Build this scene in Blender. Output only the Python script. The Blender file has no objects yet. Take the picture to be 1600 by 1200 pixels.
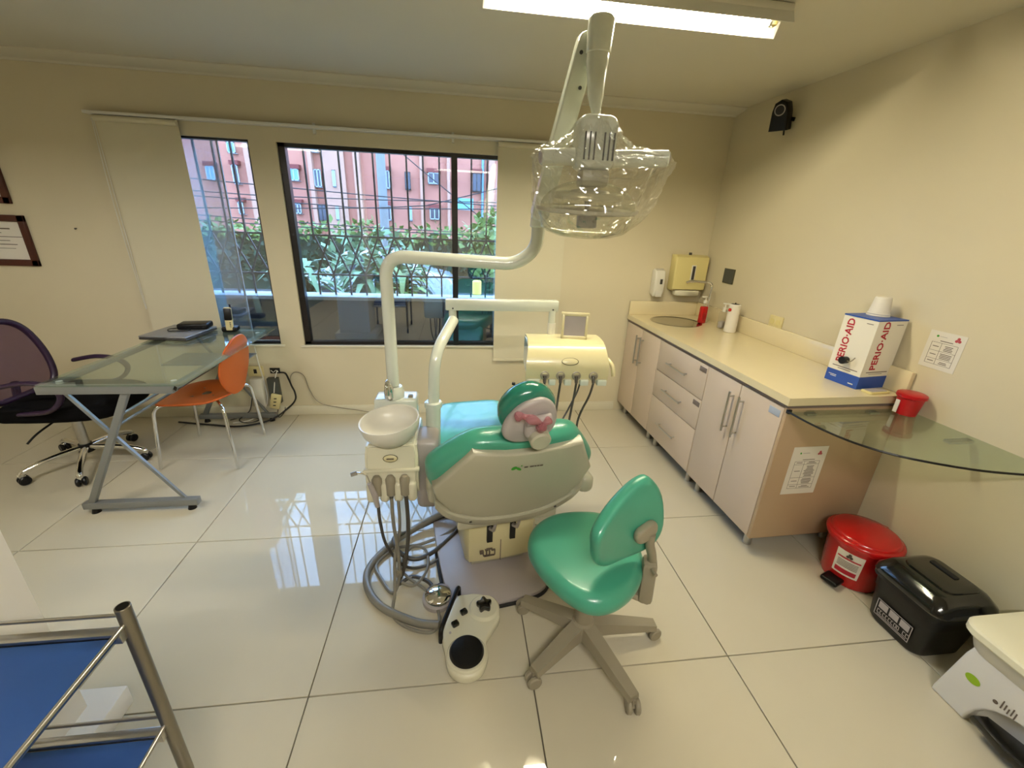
import bpy, bmesh, math, random
from mathutils import Vector, Matrix

sc = bpy.context.scene
COL = sc.collection
random.seed(7)
PI = math.pi

# ---------------------------------------------------------------- camera
yaw, pit, rol, FPX = 0.13770357, 0.36894227, 0.04198594, 657.0
fwd = Vector((math.sin(yaw) * math.cos(pit), math.cos(yaw) * math.cos(pit), -math.sin(pit)))
r0 = Vector((math.cos(yaw), -math.sin(yaw), 0))
u0 = r0.cross(fwd)
rgt = math.cos(rol) * r0 + math.sin(rol) * u0
upv = -math.sin(rol) * r0 + math.cos(rol) * u0
cd = bpy.data.cameras.new('camera')
cam = bpy.data.objects.new('camera', cd)
COL.objects.link(cam)
m = Matrix((rgt, upv, -fwd)).transposed().to_4x4()
m.translation = Vector((0, 0, 1.6))
cam.matrix_world = m
cd.sensor_width = 36.0
cd.lens = FPX / 1600.0 * 36.0
cd.clip_start = 0.02
cd.clip_end = 300
sc.camera = cam

# ---------------------------------------------------------------- world: bright overcast sky
SKY_STRENGTH = 13.0
TUBE_STRENGTH = 240.0
w = bpy.data.worlds.new('overcast_sky')
sc.world = w
w.use_nodes = True
nt = w.node_tree
nt.nodes.clear()
wo = nt.nodes.new('ShaderNodeOutputWorld')
bg = nt.nodes.new('ShaderNodeBackground')
bg.inputs['Color'].default_value = (0.37, 0.60, 1.0, 1)
bg.inputs['Strength'].default_value = SKY_STRENGTH
nt.links.new(bg.outputs[0], wo.inputs[0])

# ---------------------------------------------------------------- exposure
vs = sc.view_settings
sc.display_settings.display_device = 'sRGB'
vs.view_transform = 'Standard'
vs.look = 'None'
vs.gamma = 1.0
vs.use_curve_mapping = False
vs.exposure = 0.1
sc.cycles.max_bounces = 7
sc.cycles.diffuse_bounces = 3
sc.cycles.glossy_bounces = 3
sc.cycles.transmission_bounces = 4
sc.cycles.transparent_max_bounces = 8
sc.cycles.caustics_reflective = False
sc.cycles.caustics_refractive = False
sc.cycles.use_adaptive_sampling = True
sc.cycles.adaptive_threshold = 0.05


# ================================================================ materials
def S(*c):
    o = []
    for x in c:
        x = x / 255.0
        o.append(x / 12.92 if x <= 0.04045 else ((x + 0.055) / 1.055) ** 2.4)
    return tuple(o) + (1.0,)


def mat(name, col, rough=0.5, metal=0.0, var=0.0, vscale=6.0, bump=0.0, bscale=200.0, coat=0.0, spec=0.5, rvar=0.0,
        emit=None, estr=0.0, trans=0.0, sss=0.0):
    M = bpy.data.materials.new(name)
    M.use_nodes = True
    n, l = M.node_tree.nodes, M.node_tree.links
    p = n['Principled BSDF']
    p.inputs['Base Color'].default_value = col
    p.inputs['Roughness'].default_value = rough
    p.inputs['Metallic'].default_value = metal
    p.inputs['Specular IOR Level'].default_value = spec
    p.inputs['Coat Weight'].default_value = coat
    p.inputs['Coat Roughness'].default_value = 0.08
    p.inputs['Transmission Weight'].default_value = trans
    if emit:
        p.inputs['Emission Color'].default_value = emit
        p.inputs['Emission Strength'].default_value = estr
    tc = n.new('ShaderNodeTexCoord')
    if var > 0:
        ns = n.new('ShaderNodeTexNoise')
        ns.inputs['Scale'].default_value = vscale
        ns.inputs['Detail'].default_value = 2
        l.new(tc.outputs['Object'], ns.inputs['Vector'])
        mr = n.new('ShaderNodeMapRange')
        mr.inputs['To Min'].default_value = 1 - var
        mr.inputs['To Max'].default_value = 1 + var
        l.new(ns.outputs['Fac'], mr.inputs['Value'])
        hs = n.new('ShaderNodeHueSaturation')
        hs.inputs['Color'].default_value = col
        l.new(mr.outputs[0], hs.inputs['Value'])
        l.new(hs.outputs[0], p.inputs['Base Color'])
    if rvar > 0:
        n3 = n.new('ShaderNodeTexNoise')
        n3.inputs['Scale'].default_value = 9
        l.new(tc.outputs['Object'], n3.inputs['Vector'])
        m3 = n.new('ShaderNodeMapRange')
        m3.inputs['To Min'].default_value = max(0.0, rough - rvar)
        m3.inputs['To Max'].default_value = rough + rvar
        l.new(n3.outputs['Fac'], m3.inputs['Value'])
        l.new(m3.outputs[0], p.inputs['Roughness'])
    if bump > 0:
        n2 = n.new('ShaderNodeTexNoise')
        n2.inputs['Scale'].default_value = bscale
        n2.inputs['Detail'].default_value = 1
        l.new(tc.outputs['Object'], n2.inputs['Vector'])
        b = n.new('ShaderNodeBump')
        b.inputs['Strength'].default_value = bump
        b.inputs['Distance'].default_value = 0.002
        l.new(n2.outputs['Fac'], b.inputs['Height'])
        l.new(b.outputs[0], p.inputs['Normal'])
    return M


def glassmat(name, tint, base=0.04, top=0.96, rough=0.0, bump=0.0, bscale=60.0, haze=0.0, hazecol=(1, 1, 1, 1)):
    """clear sheet: straight-through light plus mirror reflection growing with the angle"""
    M = bpy.data.materials.new(name)
    M.use_nodes = True
    n, l = M.node_tree.nodes, M.node_tree.links
    n.remove(n['Principled BSDF'])
    out = n['Material Output']
    lw = n.new('ShaderNodeLayerWeight')
    lw.inputs['Blend'].default_value = 0.5
    pw = n.new('ShaderNodeMath'); pw.operation = 'POWER'; pw.inputs[1].default_value = 5
    l.new(lw.outputs['Facing'], pw.inputs[0])
    mr = n.new('ShaderNodeMapRange')
    mr.inputs['To Min'].default_value = base
    mr.inputs['To Max'].default_value = top
    l.new(pw.outputs[0], mr.inputs['Value'])
    t = n.new('ShaderNodeBsdfTransparent'); t.inputs['Color'].default_value = tint
    g = n.new('ShaderNodeBsdfGlossy'); g.inputs['Roughness'].default_value = rough
    g.inputs['Color'].default_value = (1, 1, 1, 1)
    if bump > 0:
        tc = n.new('ShaderNodeTexCoord')
        n2 = n.new('ShaderNodeTexNoise'); n2.inputs['Scale'].default_value = bscale; n2.inputs['Detail'].default_value = 3
        l.new(tc.outputs['Object'], n2.inputs['Vector'])
        b = n.new('ShaderNodeBump'); b.inputs['Strength'].default_value = bump; b.inputs['Distance'].default_value = 0.01
        l.new(n2.outputs['Fac'], b.inputs['Height'])
        l.new(b.outputs[0], g.inputs['Normal'])
        l.new(b.outputs[0], lw.inputs['Normal'])
    mx = n.new('ShaderNodeMixShader')
    l.new(mr.outputs[0], mx.inputs[0]); l.new(t.outputs[0], mx.inputs[1]); l.new(g.outputs[0], mx.inputs[2])
    if haze > 0:
        d = n.new('ShaderNodeBsdfDiffuse'); d.inputs['Color'].default_value = hazecol
        m2 = n.new('ShaderNodeMixShader'); m2.inputs[0].default_value = haze
        l.new(mx.outputs[0], m2.inputs[1]); l.new(d.outputs[0], m2.inputs[2])
        l.new(m2.outputs[0], out.inputs[0])
    else:
        l.new(mx.outputs[0], out.inputs[0])
    return M


K = {}
K['wall'] = mat('cream_wall_paint', S(214, 203, 172), 0.55, var=0.03, vscale=3, bump=0.12, bscale=350)
K['column'] = mat('white_column_paint', S(226, 220, 206), 0.5, var=0.02, bump=0.1, bscale=350)
K['ceil'] = mat('ceiling_paint', S(212, 206, 186), 0.7, var=0.02, vscale=2)
K['skirt'] = mat('white_skirting', S(226, 220, 196), 0.22)
K['tile'] = mat('polished_cream_tile', S(202, 194, 170), 0.02, var=0.03, vscale=4, spec=0.42)
K['grout'] = mat('grey_grout', S(120, 112, 96), 0.8, var=0.05)
K['black'] = mat('black_frame_paint', S(22, 18, 16), 0.35)
K['iron'] = mat('dark_iron_paint', S(44, 42, 48), 0.5)
K['white'] = mat('white_plastic', S(224, 220, 205), 0.28, var=0.01)
K['unit'] = mat('cream_unit_plastic', S(218, 214, 188), 0.25, coat=0.3, var=0.015)
K['unityel'] = mat('yellowed_unit_plastic', S(214, 204, 158), 0.28, coat=0.3, var=0.02)
K['shell'] = mat('grey_chair_shell', S(176, 172, 150), 0.32, var=0.02)
K['enamel'] = mat('glossy_white_enamel', S(216, 220, 204), 0.16, coat=0.5)
K['lilac'] = mat('pale_grey_cover', S(170, 162, 158), 0.35)
K['teal'] = mat('teal_vinyl', S(66, 152, 126), 0.3, var=0.04, vscale=5, bump=0.05, bscale=500, coat=0.25)
K['tealdk'] = mat('teal_headrest_vinyl', S(30, 112, 92), 0.22, var=0.04, coat=0.4)
K['chrome'] = mat('chrome', (0.82, 0.82, 0.82, 1), 0.08, 1.0)
K['steel'] = mat('brushed_steel', (0.55, 0.54, 0.52, 1), 0.28, 1.0, var=0.05, vscale=40)
K['silver'] = mat('silver_desk_paint', S(132, 134, 132), 0.35, 0.35, var=0.02)
K['gunmetal'] = mat('cart_post_steel', S(132, 126, 112), 0.3, 0.8)
K['blackpl'] = mat('black_plastic', S(12, 11, 11), 0.38, spec=0.3)
K['blackgl'] = mat('glossy_black_plastic', S(12, 12, 12), 0.14, coat=0.5)
K['rubber'] = mat('black_rubber', S(24, 23, 22), 0.6)
K['fabric'] = mat('black_seat_fabric', S(10, 9, 10), 0.95, bump=0.3, bscale=700, spec=0.1)
K['purple'] = mat('purple_plastic', S(46, 26, 54), 0.4)
K['orange'] = mat('orange_shell', S(198, 92, 28), 0.42, var=0.03, vscale=8)
K['hose'] = mat('grey_hose', S(128, 124, 112), 0.35)
K['hosedk'] = mat('dark_grey_hose', S(70, 66, 58), 0.4)
K['stoolgrey'] = mat('stool_grey_plastic', S(146, 138, 118), 0.42, var=0.02)
K['cab'] = mat('cabinet_laminate', S(208, 190, 170), 0.34, var=0.02, vscale=3)
K['cabside'] = mat('shaded_side_laminate', S(182, 156, 124), 0.4, var=0.02)  # colour darkened to paint in the end panel's shade
K['top'] = mat('cream_worktop', S(226, 212, 172), 0.2, var=0.02, vscale=8, coat=0.2)
K['gap'] = mat('dark_gap_edge', S(120, 106, 98), 0.5)
K['red'] = mat('red_plastic', S(186, 16, 18), 0.25, coat=0.3, var=0.02)
K['reddk'] = mat('red_cup_plastic', S(176, 12, 22), 0.3)
K['paper'] = mat('white_paper', S(226, 220, 206), 0.7)
K['ink'] = mat('grey_ink', S(96, 84, 72), 0.8)
K['redink'] = mat('red_ink', S(176, 26, 44), 0.7)
K['palered'] = mat('faded_red_ink', S(196, 84, 92), 0.7)
K['boxwhite'] = mat('white_carton', S(232, 226, 208), 0.45)
K['boxblue'] = mat('blue_carton', S(36, 76, 160), 0.4)
K['cream'] = mat('cream_plastic', S(220, 206, 140), 0.35)
K['outlet'] = mat('outlet_plastic', S(222, 208, 152), 0.35)
K['bluefab'] = mat('blue_shelf_vinyl', S(38, 76, 136), 0.5, var=0.1, vscale=6, bump=0.3, bscale=30)
K['blind'] = mat('roller_blind_fabric', S(216, 208, 180), 0.75, bump=0.1, bscale=500)
K['rail'] = mat('white_rail', S(226, 224, 214), 0.35)
K['frame'] = mat('mahogany_frame', S(70, 26, 14), 0.35, var=0.15, vscale=12)
K['green'] = mat('leaf_green_print', S(60, 150, 40), 0.6)
K['lime'] = mat('lime_sticker', S(142, 178, 30), 0.5)
K['laptop'] = mat('laptop_silver', S(150, 152, 156), 0.3, 0.5)
K['darkgrey'] = mat('dark_grey_plastic', S(62, 60, 58), 0.4)
K['olive'] = mat('grey_mirror_plate', S(96, 92, 70), 0.25, 0.3)
K['slate'] = mat('slate_grey_box', S(70, 72, 66), 0.5)
K['tissue'] = mat('tissue', S(222, 216, 190), 0.9, bump=0.2, bscale=80)
K['liner'] = mat('bin_liner', S(206, 202, 186), 0.4, bump=0.6, bscale=40)
K['wgrey'] = mat('white_bin_plastic', S(216, 214, 208), 0.3)
K['widlid'] = mat('bin_lid_plastic', S(232, 228, 200), 0.32)
K['dome'] = glassmat('clear_lamp_dome', (0.9, 0.9, 0.84, 1), 0.08, 0.9, 0.04, haze=0.25, hazecol=S(196, 190, 160))
K['sinksteel'] = mat('dark_reflection_steel', (0.46, 0.45, 0.42, 1), 0.07, 1.0)  # steel darkened to imitate dark reflections in the basin
K['bag'] = glassmat('clear_plastic_wrap', (0.94, 0.94, 0.92, 1), 0.13, 0.6, 0.06, haze=0.03, hazecol=(0.8, 0.8, 0.76, 1))
K['clear'] = glassmat('clear_lamp_cover', (0.92, 0.92, 0.86, 1), 0.06, 0.9, 0.02, haze=0.06, hazecol=(0.7, 0.7, 0.6, 1))
K['pane'] = glassmat('window_glass', (0.90, 0.95, 0.98, 1), 0.16, 0.95)
K['reflecthaze'] = glassmat('hazy_reflection_glass', (0.9, 0.95, 1.0, 1), 0.12, 0.95, haze=0.16, hazecol=S(214, 224, 236))  # diffuse haze imitates the blind's reflection in the glass
K['desk'] = glassmat('desk_glass', (0.86, 0.93, 0.88, 1), 0.06, 0.95, haze=0.06, hazecol=S(170, 180, 160))
K['shelf'] = glassmat('shelf_glass', (0.84, 0.90, 0.84, 1), 0.05, 0.9, haze=0.05, hazecol=S(160, 170, 150))
K['bottle'] = glassmat('clear_bottle', (0.92, 0.92, 0.88, 1), 0.06, 0.8, haze=0.06)
K['mesh'] = glassmat('purple_mesh', S(176, 156, 168), 0.0, 0.05, 0.5, haze=0.5, hazecol=S(92, 72, 92))
K['tube'] = mat('fluorescent_tube', (1, 1, 1, 1), 0.3, emit=(1.0, 0.90, 0.665, 1), estr=TUBE_STRENGTH)
K['tubecool'] = mat('cool_fluorescent_tube', (1, 1, 1, 1), 0.3, emit=(0.97, 0.94, 0.90, 1), estr=TUBE_STRENGTH * .50)
K['tubewhite'] = mat('white_fluorescent_tube', (1, 1, 1, 1), 0.3, emit=(1.0, 0.94, 0.85, 1), estr=TUBE_STRENGTH * .74)
K['pink'] = glassmat('pink_film', S(236, 196, 200), 0.08, 0.7, 0.12, bump=1.0, bscale=70, haze=0.22, hazecol=S(222, 150, 164))
K['paleblue'] = mat('pale_blue_tag', S(170, 180, 196), 0.5)
K['facade'] = mat('pink_brick_render', S(178, 110, 90), 0.9, var=0.08, vscale=1.5)
K['facade2'] = mat('pale_pink_render', S(178, 130, 108), 0.9, var=0.08, vscale=1.5)
K['brickred'] = mat('red_brick_header', S(116, 50, 46), 0.9)
K['facwin'] = mat('facade_glass', S(86, 128, 150), 0.15)
K['facwind'] = mat('dark_facade_glass', S(52, 50, 60), 0.15)
K['facframe'] = mat('white_facade_frame', S(160, 166, 170), 0.5)
K['cyan'] = mat('pale_cyan_panel', S(102, 152, 158), 0.6)
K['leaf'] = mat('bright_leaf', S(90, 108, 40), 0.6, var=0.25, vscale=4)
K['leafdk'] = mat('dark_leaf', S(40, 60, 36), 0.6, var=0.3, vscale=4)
K['leafpale'] = mat('pale_variegated_leaf', S(92, 118, 76), 0.55, var=0.3, vscale=5)
K['bark'] = mat('bark', S(110, 100, 84), 0.9, var=0.2)
K['asphalt'] = mat('asphalt', S(92, 94, 96), 0.9, var=0.1)
K['concrete'] = mat('concrete', S(120, 118, 114), 0.85, var=0.08)
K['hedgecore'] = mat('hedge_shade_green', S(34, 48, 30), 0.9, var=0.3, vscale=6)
K['lowwall'] = mat('garden_wall_render', S(42, 43, 50), 0.85, var=0.08)
K['coping'] = mat('pale_coping', S(150, 154, 158), 0.6)
K['carpaint'] = mat('white_car_paint', S(160, 164, 166), 0.2, coat=0.6)
K['yellow'] = mat('yellow_post_paint', S(214, 186, 80), 0.5)
K['wire'] = mat('black_cable', S(20, 20, 22), 0.6)
K['lampbulb'] = mat('grey_bulb_shield', S(110, 106, 96), 0.3, 0.3)
K['reflector'] = mat('lamp_reflector', S(222, 216, 186), 0.12, 0.2)


# ================================================================ mesh helpers
def smooth_path(pts, sub=8, closed=False):
    P = [Vector(p) for p in pts]
    n = len(P)
    out = []
    rng = n if closed else n - 1
    for i in range(rng):
        if closed:
            a, b, c, d = P[(i - 1) % n], P[i], P[(i + 1) % n], P[(i + 2) % n]
        else:
            a, b, c, d = P[max(i - 1, 0)], P[i], P[i + 1], P[min(i + 2, n - 1)]
        for k in range(sub):
            t = k / sub
            out.append(0.5 * ((2 * b) + (-a + c) * t + (2 * a - 5 * b + 4 * c - d) * t * t + (-a + 3 * b - 3 * c + d) * t ** 3))
    if not closed:
        out.append(P[-1])
    return out


def fillet(pts, r, seg=6):
    """polyline with rounded corners of radius r"""
    P = [Vector(p) for p in pts]
    out = [P[0]]
    for i in range(1, len(P) - 1):
        a, b, c = P[i - 1], P[i], P[i + 1]
        d1, d2 = (a - b), (c - b)
        rr = min(r, d1.length * 0.49, d2.length * 0.49)
        s, e = b + d1.normalized() * rr, b + d2.normalized() * rr
        for k in range(seg + 1):
            t = k / seg
            out.append((1 - t) ** 2 * s + 2 * t * (1 - t) * b + t * t * e)
    out.append(P[-1])
    return out


class MB:
    def __init__(self):
        self.v, self.f = [], []

    def add(self, vs, fs, M=None):
        o = len(self.v)
        self.v += [(M @ Vector(p)) if M else Vector(p) for p in vs]
        self.f += [tuple(i + o for i in f) for f in fs]
        return self

    def bm(self, b, M=None):
        b.verts.ensure_lookup_table()
        b.verts.index_update()
        self.add([v.co.copy() for v in b.verts], [[v.index for v in f.verts] for f in b.faces], M)
        b.free()
        return self

    def box(self, c, s, M=None, bev=0.0, seg=2, taper=None):
        b = bmesh.new()
        bmesh.ops.create_cube(b, size=1)
        for v in b.verts:
            k = 1.0
            if taper and v.co.z < 0:
                v.co.x *= taper[0]; v.co.y *= taper[1]
            v.co = Vector((v.co.x * s[0], v.co.y * s[1], v.co.z * s[2]))
        if bev > 0:
            bmesh.ops.bevel(b, geom=list(b.edges), offset=min(bev, min(s) * 0.49), segments=seg, affect='EDGES', profile=0.5)
        T = Matrix.Translation(Vector(c))
        return self.bm(b, (M @ T) if M else T)

    def obox(self, c, s, rz=0.0, bev=0.0, seg=2, rx=0.0, ry=0.0):
        M = Matrix.Translation(Vector(c)) @ Matrix.Rotation(rz, 4, 'Z') @ Matrix.Rotation(ry, 4, 'Y') @ Matrix.Rotation(rx, 4, 'X')
        return self.box((0, 0, 0), s, M, bev, seg)

    def span(self, x0, x1, y0, y1, z0, z1, bev=0.0, M=None, seg=2):
        return self.box(((x0 + x1) / 2, (y0 + y1) / 2, (z0 + z1) / 2), (abs(x1 - x0), abs(y1 - y0), abs(z1 - z0)), M, bev, seg)

    def beam(self, p0, p1, wd, ht, up=(0, 0, 1), bev=0.0):
        a, b = Vector(p0), Vector(p1)
        d = (b - a); L = d.length; d.normalize()
        u = Vector(up); s = d.cross(u)
        if s.length < 1e-4:
            s = d.cross(Vector((0, 1, 0)))
        s.normalize(); u = s.cross(d)
        M = Matrix((s, d, u)).transposed().to_4x4(); M.translation = (a + b) / 2
        return self.box((0, 0, 0), (wd, L, ht), M, bev)

    def cyl(self, p0, p1, r0, r1=None, n=20, rim=0.0):
        r1 = r0 if r1 is None else r1
        a, b = Vector(p0), Vector(p1)
        if rim > 0:
            d = (b - a).normalized()
            return self.sweep([a, a + d * rim, b - d * rim, b], [max(r0 - rim, 1e-4), r0, r1, max(r1 - rim, 1e-4)], n)
        return self.sweep([a, b], [r0, r1], n)

    def sweep(self, pts, rad, n=12, closed=False, caps=True, ell=None):
        P = [Vector(p) for p in pts]
        if not isinstance(rad, (list, tuple)):
            rad = [rad] * len(P)
        N = len(P)
        tan = []
        for i in range(N):
            if closed:
                t = P[(i + 1) % N] - P[(i - 1) % N]
            else:
                t = P[min(i + 1, N - 1)] - P[max(i - 1, 0)]
            tan.append(t.normalized() if t.length > 1e-9 else Vector((0, 0, 1)))
        ref = Vector((0, 0, 1)) if abs(tan[0].z) < 0.9 else Vector((1, 0, 0))
        s = tan[0].cross(ref).normalized()
        vs, fs = [], []
        for i in range(N):
            s = (s - tan[i] * s.dot(tan[i]))
            if s.length < 1e-6:
                s = tan[i].orthogonal()
            s.normalize()
            u = tan[i].cross(s)
            for k in range(n):
                a = 2 * PI * k / n
                ex, ey = (1, 1) if not ell else ell
                vs.append(P[i] + (s * math.cos(a) * ex + u * math.sin(a) * ey) * rad[i])
        rng = N if closed else N - 1
        for i in range(rng):
            j = (i + 1) % N
            for k in range(n):
                fs.append((i * n + k, i * n + (k + 1) % n, j * n + (k + 1) % n, j * n + k))
        if caps and not closed:
            fs.append(tuple(reversed(range(n))))
            fs.append(tuple((N - 1) * n + k for k in range(n)))
        return self.add(vs, fs)

    def tube(self, pts, r, n=10, sub=8, closed=False):
        return self.sweep(smooth_path(pts, sub, closed), r, n, closed)

    def lathe(self, prof, n=32, M=None, c=(0, 0, 0), sx=1.0, sy=1.0, a0=0.0, a1=None):
        vs, fs = [], []
        full = a1 is None
        cnt = n if full else n + 1
        for (r, z) in prof:
            for k in range(cnt):
                a = a0 + (2 * PI * k / n if full else (a1 - a0) * k / n)
                vs.append(Vector((c[0] + r * math.cos(a) * sx, c[1] + r * math.sin(a) * sy, c[2] + z)))
        for i in range(len(prof) - 1):
            for k in range(n if full else n):
                k2 = (k + 1) % cnt if full else k + 1
                fs.append((i * cnt + k, i * cnt + k2, (i + 1) * cnt + k2, (i + 1) * cnt + k))
        if full:
            if prof[0][0] > 1e-6:
                fs.append(tuple(reversed(range(n))))
            if prof[-1][0] > 1e-6:
                fs.append(tuple((len(prof) - 1) * n + k for k in range(n)))
        return self.add(vs, fs, M)

    def sph(self, c, r, n=20, mm=12):
        rx, ry, rz = r if isinstance(r, (list, tuple)) else (r, r, r)
        prof = [(max(math.sin(PI * i / mm), 1e-5), -math.cos(PI * i / mm)) for i in range(mm + 1)]
        M = Matrix.Translation(Vector(c)) @ Matrix.Diagonal((rx, ry, rz, 1))
        return self.lathe(prof, n, M)

    def prism(self, poly, z0, z1, M=None, bev=0.0, seg=2):
        b = bmesh.new()
        vs = [b.verts.new((p[0], p[1], z0)) for p in poly]
        f = b.faces.new(vs)
        b.normal_update()
        if f.normal.z > 0:
            f.normal_flip()
        ex = bmesh.ops.extrude_face_region(b, geom=[f])
        for v in [g for g in ex['geom'] if isinstance(g, bmesh.types.BMVert)]:
            v.co.z = z1
        bmesh.ops.recalc_face_normals(b, faces=b.faces)
        if bev > 0:
            ed = [e for e in b.edges if abs(e.verts[0].co.z - e.verts[1].co.z) < 1e-6]
            bmesh.ops.bevel(b, geom=ed, offset=bev, segments=seg, affect='EDGES', profile=0.5)
        return self.bm(b, M)

    def pillow(self, outline, thick, rnd, M=None, crown=0.0, fn=None, rings=4):
        """closed rounded cushion: outline in xy, thickness along z, edges rounded by rnd, faces crowned"""
        O = [Vector((p[0], p[1], 0)) for p in outline]
        n = len(O)
        c = sum(O, Vector()) / n
        size = sum((p - c).length for p in O) / n

        def ins(k):
            return [c + (p - c) * (1 - k / size) for p in O]
        layers = []
        st = 5
        inner = [0.97, 0.75, 0.5, 0.25]

        def face_side(sgn):
            L = []
            for j in range(st + 1):
                a = PI / 2 * j / st
                L.append((ins(rnd * (1 - math.sin(a)))if False else ins(rnd * (1 - math.cos(a))), sgn * (thick / 2 - rnd + rnd * math.sin(a))))
            base = ins(rnd)
            for s in (0.8, 0.6, 0.4, 0.2):
                L.append(([c + (p - c) * s for p in base], sgn * (thick / 2 + crown * (1 - s * s))))
            return L
        top = face_side(1)
        bot = face_side(-1)
        seq = list(reversed(bot)) + top
        vs, fs = [], []
        for (ring, z) in seq:
            vs += [Vector((p.x, p.y, z)) for p in ring]
        for i in range(len(seq) - 1):
            for k in range(n):
                fs.append((i * n + k, i * n + (k + 1) % n, (i + 1) * n + (k + 1) % n, (i + 1) * n + k))
        a = len(vs)
        vs.append(Vector((c.x, c.y, -(thick / 2 + crown))))
        vs.append(Vector((c.x, c.y, thick / 2 + crown)))
        L = (len(seq) - 1) * n
        for k in range(n):
            fs.append((a, (k + 1) % n, k))
            fs.append((a + 1, L + k, L + (k + 1) % n))
        if fn:
            vs = [fn(v) for v in vs]
        return self.add(vs, fs, M)

    def quad(self, a, b, c, d):
        return self.add([a, b, c, d], [(0, 1, 2, 3)])

    def build(self, name, material, parent=None, local=False, sharp=40, fix=True):
        me = bpy.data.meshes.new(name)
        V = self.v
        if parent is not None and not local:
            iv = world_of(parent).inverted()
            V = [iv @ p for p in V]
        me.from_pydata([tuple(p) for p in V], [], self.f)
        if fix:
            b = bmesh.new(); b.from_mesh(me)
            bmesh.ops.recalc_face_normals(b, faces=b.faces)
            b.to_mesh(me); b.free()
        me.materials.append(K[material] if isinstance(material, str) else material)
        me.shade_smooth()
        me.set_sharp_from_angle(angle=math.radians(sharp))
        o = bpy.data.objects.new(name, me)
        COL.objects.link(o)
        if parent is not None:
            o.parent = parent
        return o


def world_of(o):
    M = o.matrix_basis.copy()
    while o.parent is not None:
        o = o.parent
        M = o.matrix_basis @ M
    return M


def tag(o, label=None, cat=None, group=None, kind=None):
    if label: o['label'] = label
    if cat: o['category'] = cat
    if group: o['group'] = group
    if kind: o['kind'] = kind
    return o


def thing(name, label, cat, loc=(0, 0, 0), rz=0.0, group=None):
    o = bpy.data.objects.new(name, None)
    o.empty_display_size = 0.05
    COL.objects.link(o)
    o.location = loc
    o.rotation_euler = (0, 0, rz)
    o.matrix_basis = Matrix.Translation(Vector(loc)) @ Matrix.Rotation(rz, 4, 'Z')
    return tag(o, label, cat, group)


def dup(o, parent, M=None):
    c = o.copy()
    COL.objects.link(c)
    c.parent = parent
    if M is not None:
        c.matrix_basis = M
    return c


def text(name, s, size, material, parent, M, ext=0.0006, align='LEFT'):
    cu = bpy.data.curves.new(name, 'FONT')
    cu.body = s
    cu.size = size
    cu.extrude = ext
    cu.align_x = align
    cu.resolution_u = 2
    cu.offset = 0.0009
    t = bpy.data.objects.new(name, cu)
    COL.objects.link(t)
    dg = bpy.context.evaluated_depsgraph_get()
    me = bpy.data.meshes.new_from_object(t.evaluated_get(dg))
    bpy.data.objects.remove(t)
    me.materials.clear()
    me.materials.append(K[material])
    o = bpy.data.objects.new(name, me)
    COL.objects.link(o)
    if parent is not None:
        o.parent = parent
        M = world_of(parent).inverted() @ M
    o.matrix_basis = M
    return o


def axes(o, x, y, z=None):
    """matrix with given x and y axes at origin o"""
    x = Vector(x).normalized(); y = Vector(y)
    y = (y - x * y.dot(x)).normalized()
    z = x.cross(y)
    M = Matrix((x, y, z)).transposed().to_4x4()
    M.translation = Vector(o)
    return M


def rrect(w_, h_, r, seg=5, cx=0.0, cy=0.0):
    out = []
    for (sx, sy, a0) in ((1, 1, 0), (-1, 1, PI / 2), (-1, -1, PI), (1, -1, 3 * PI / 2)):
        for k in range(seg + 1):
            a = a0 + PI / 2 * k / seg
            out.append((cx + sx * (w_ / 2 - r) + r * math.cos(a), cy + sy * (h_ / 2 - r) + r * math.sin(a)))
    return out


def ring2d(pts, sub=6):
    return [(p.x, p.y) for p in smooth_path([(a, b, 0) for a, b in pts], sub, True)]

# ================================================================ the room shell
YB = 3.43           # inner face of the window wall
ZC = 2.43           # ceiling height
TH = math.radians(1.53)      # the side wall and the cabinets stand 1.5 degrees out of square
CT, ST = math.cos(TH), math.sin(TH)


def side(x, y):     # x measured from the side wall's face (negative into the room), y along it from the far corner (negative towards the camera)
    return Vector((2.078 + x * CT - y * ST, YB + x * ST + y * CT, 0))


SM = Matrix.Translation(Vector((2.078, YB, 0))) @ Matrix.Rotation(TH, 4, 'Z')

fl = tag(MB().span(-3.95, 2.4, -4.05, 3.62, -0.06, -0.012).build('floor', 'grout'), 'polished cream tiled floor with thin grey joints', None, kind='structure')
tw, tl = 0.803, 0.836
tile_me = None
for i in range(-7, 3):
    for j in range(-7, 4):
        x0, y0 = 1.072 + i * tw, 1.064 + j * tl
        x0c, x1c = max(x0, -3.9), min(x0 + tw, 2.36)
        y0c, y1c = max(y0, -4.0), min(y0 + tl, 3.44)
        if x1c - x0c < 0.03 or y1c - y0c < 0.03:
            continue
        full = abs(x1c - x0c - tw) < 1e-6 and abs(y1c - y0c - tl) < 1e-6
        g = 0.0022
        if full and tile_me:
            o = bpy.data.objects.new('floor_tile', tile_me)
            COL.objects.link(o)
            o.parent = fl
            o.location = (x0, y0, 0)
        else:
            mb = MB().span(g, x1c - x0c - g, g, y1c - y0c - g, -0.012, 0.0, bev=0.0012, seg=1)
            o = mb.build('floor_tile', 'tile', None)
            o.parent = fl
            o.location = (x0c, y0c, 0)
            if full:
                tile_me = o.data

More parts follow.
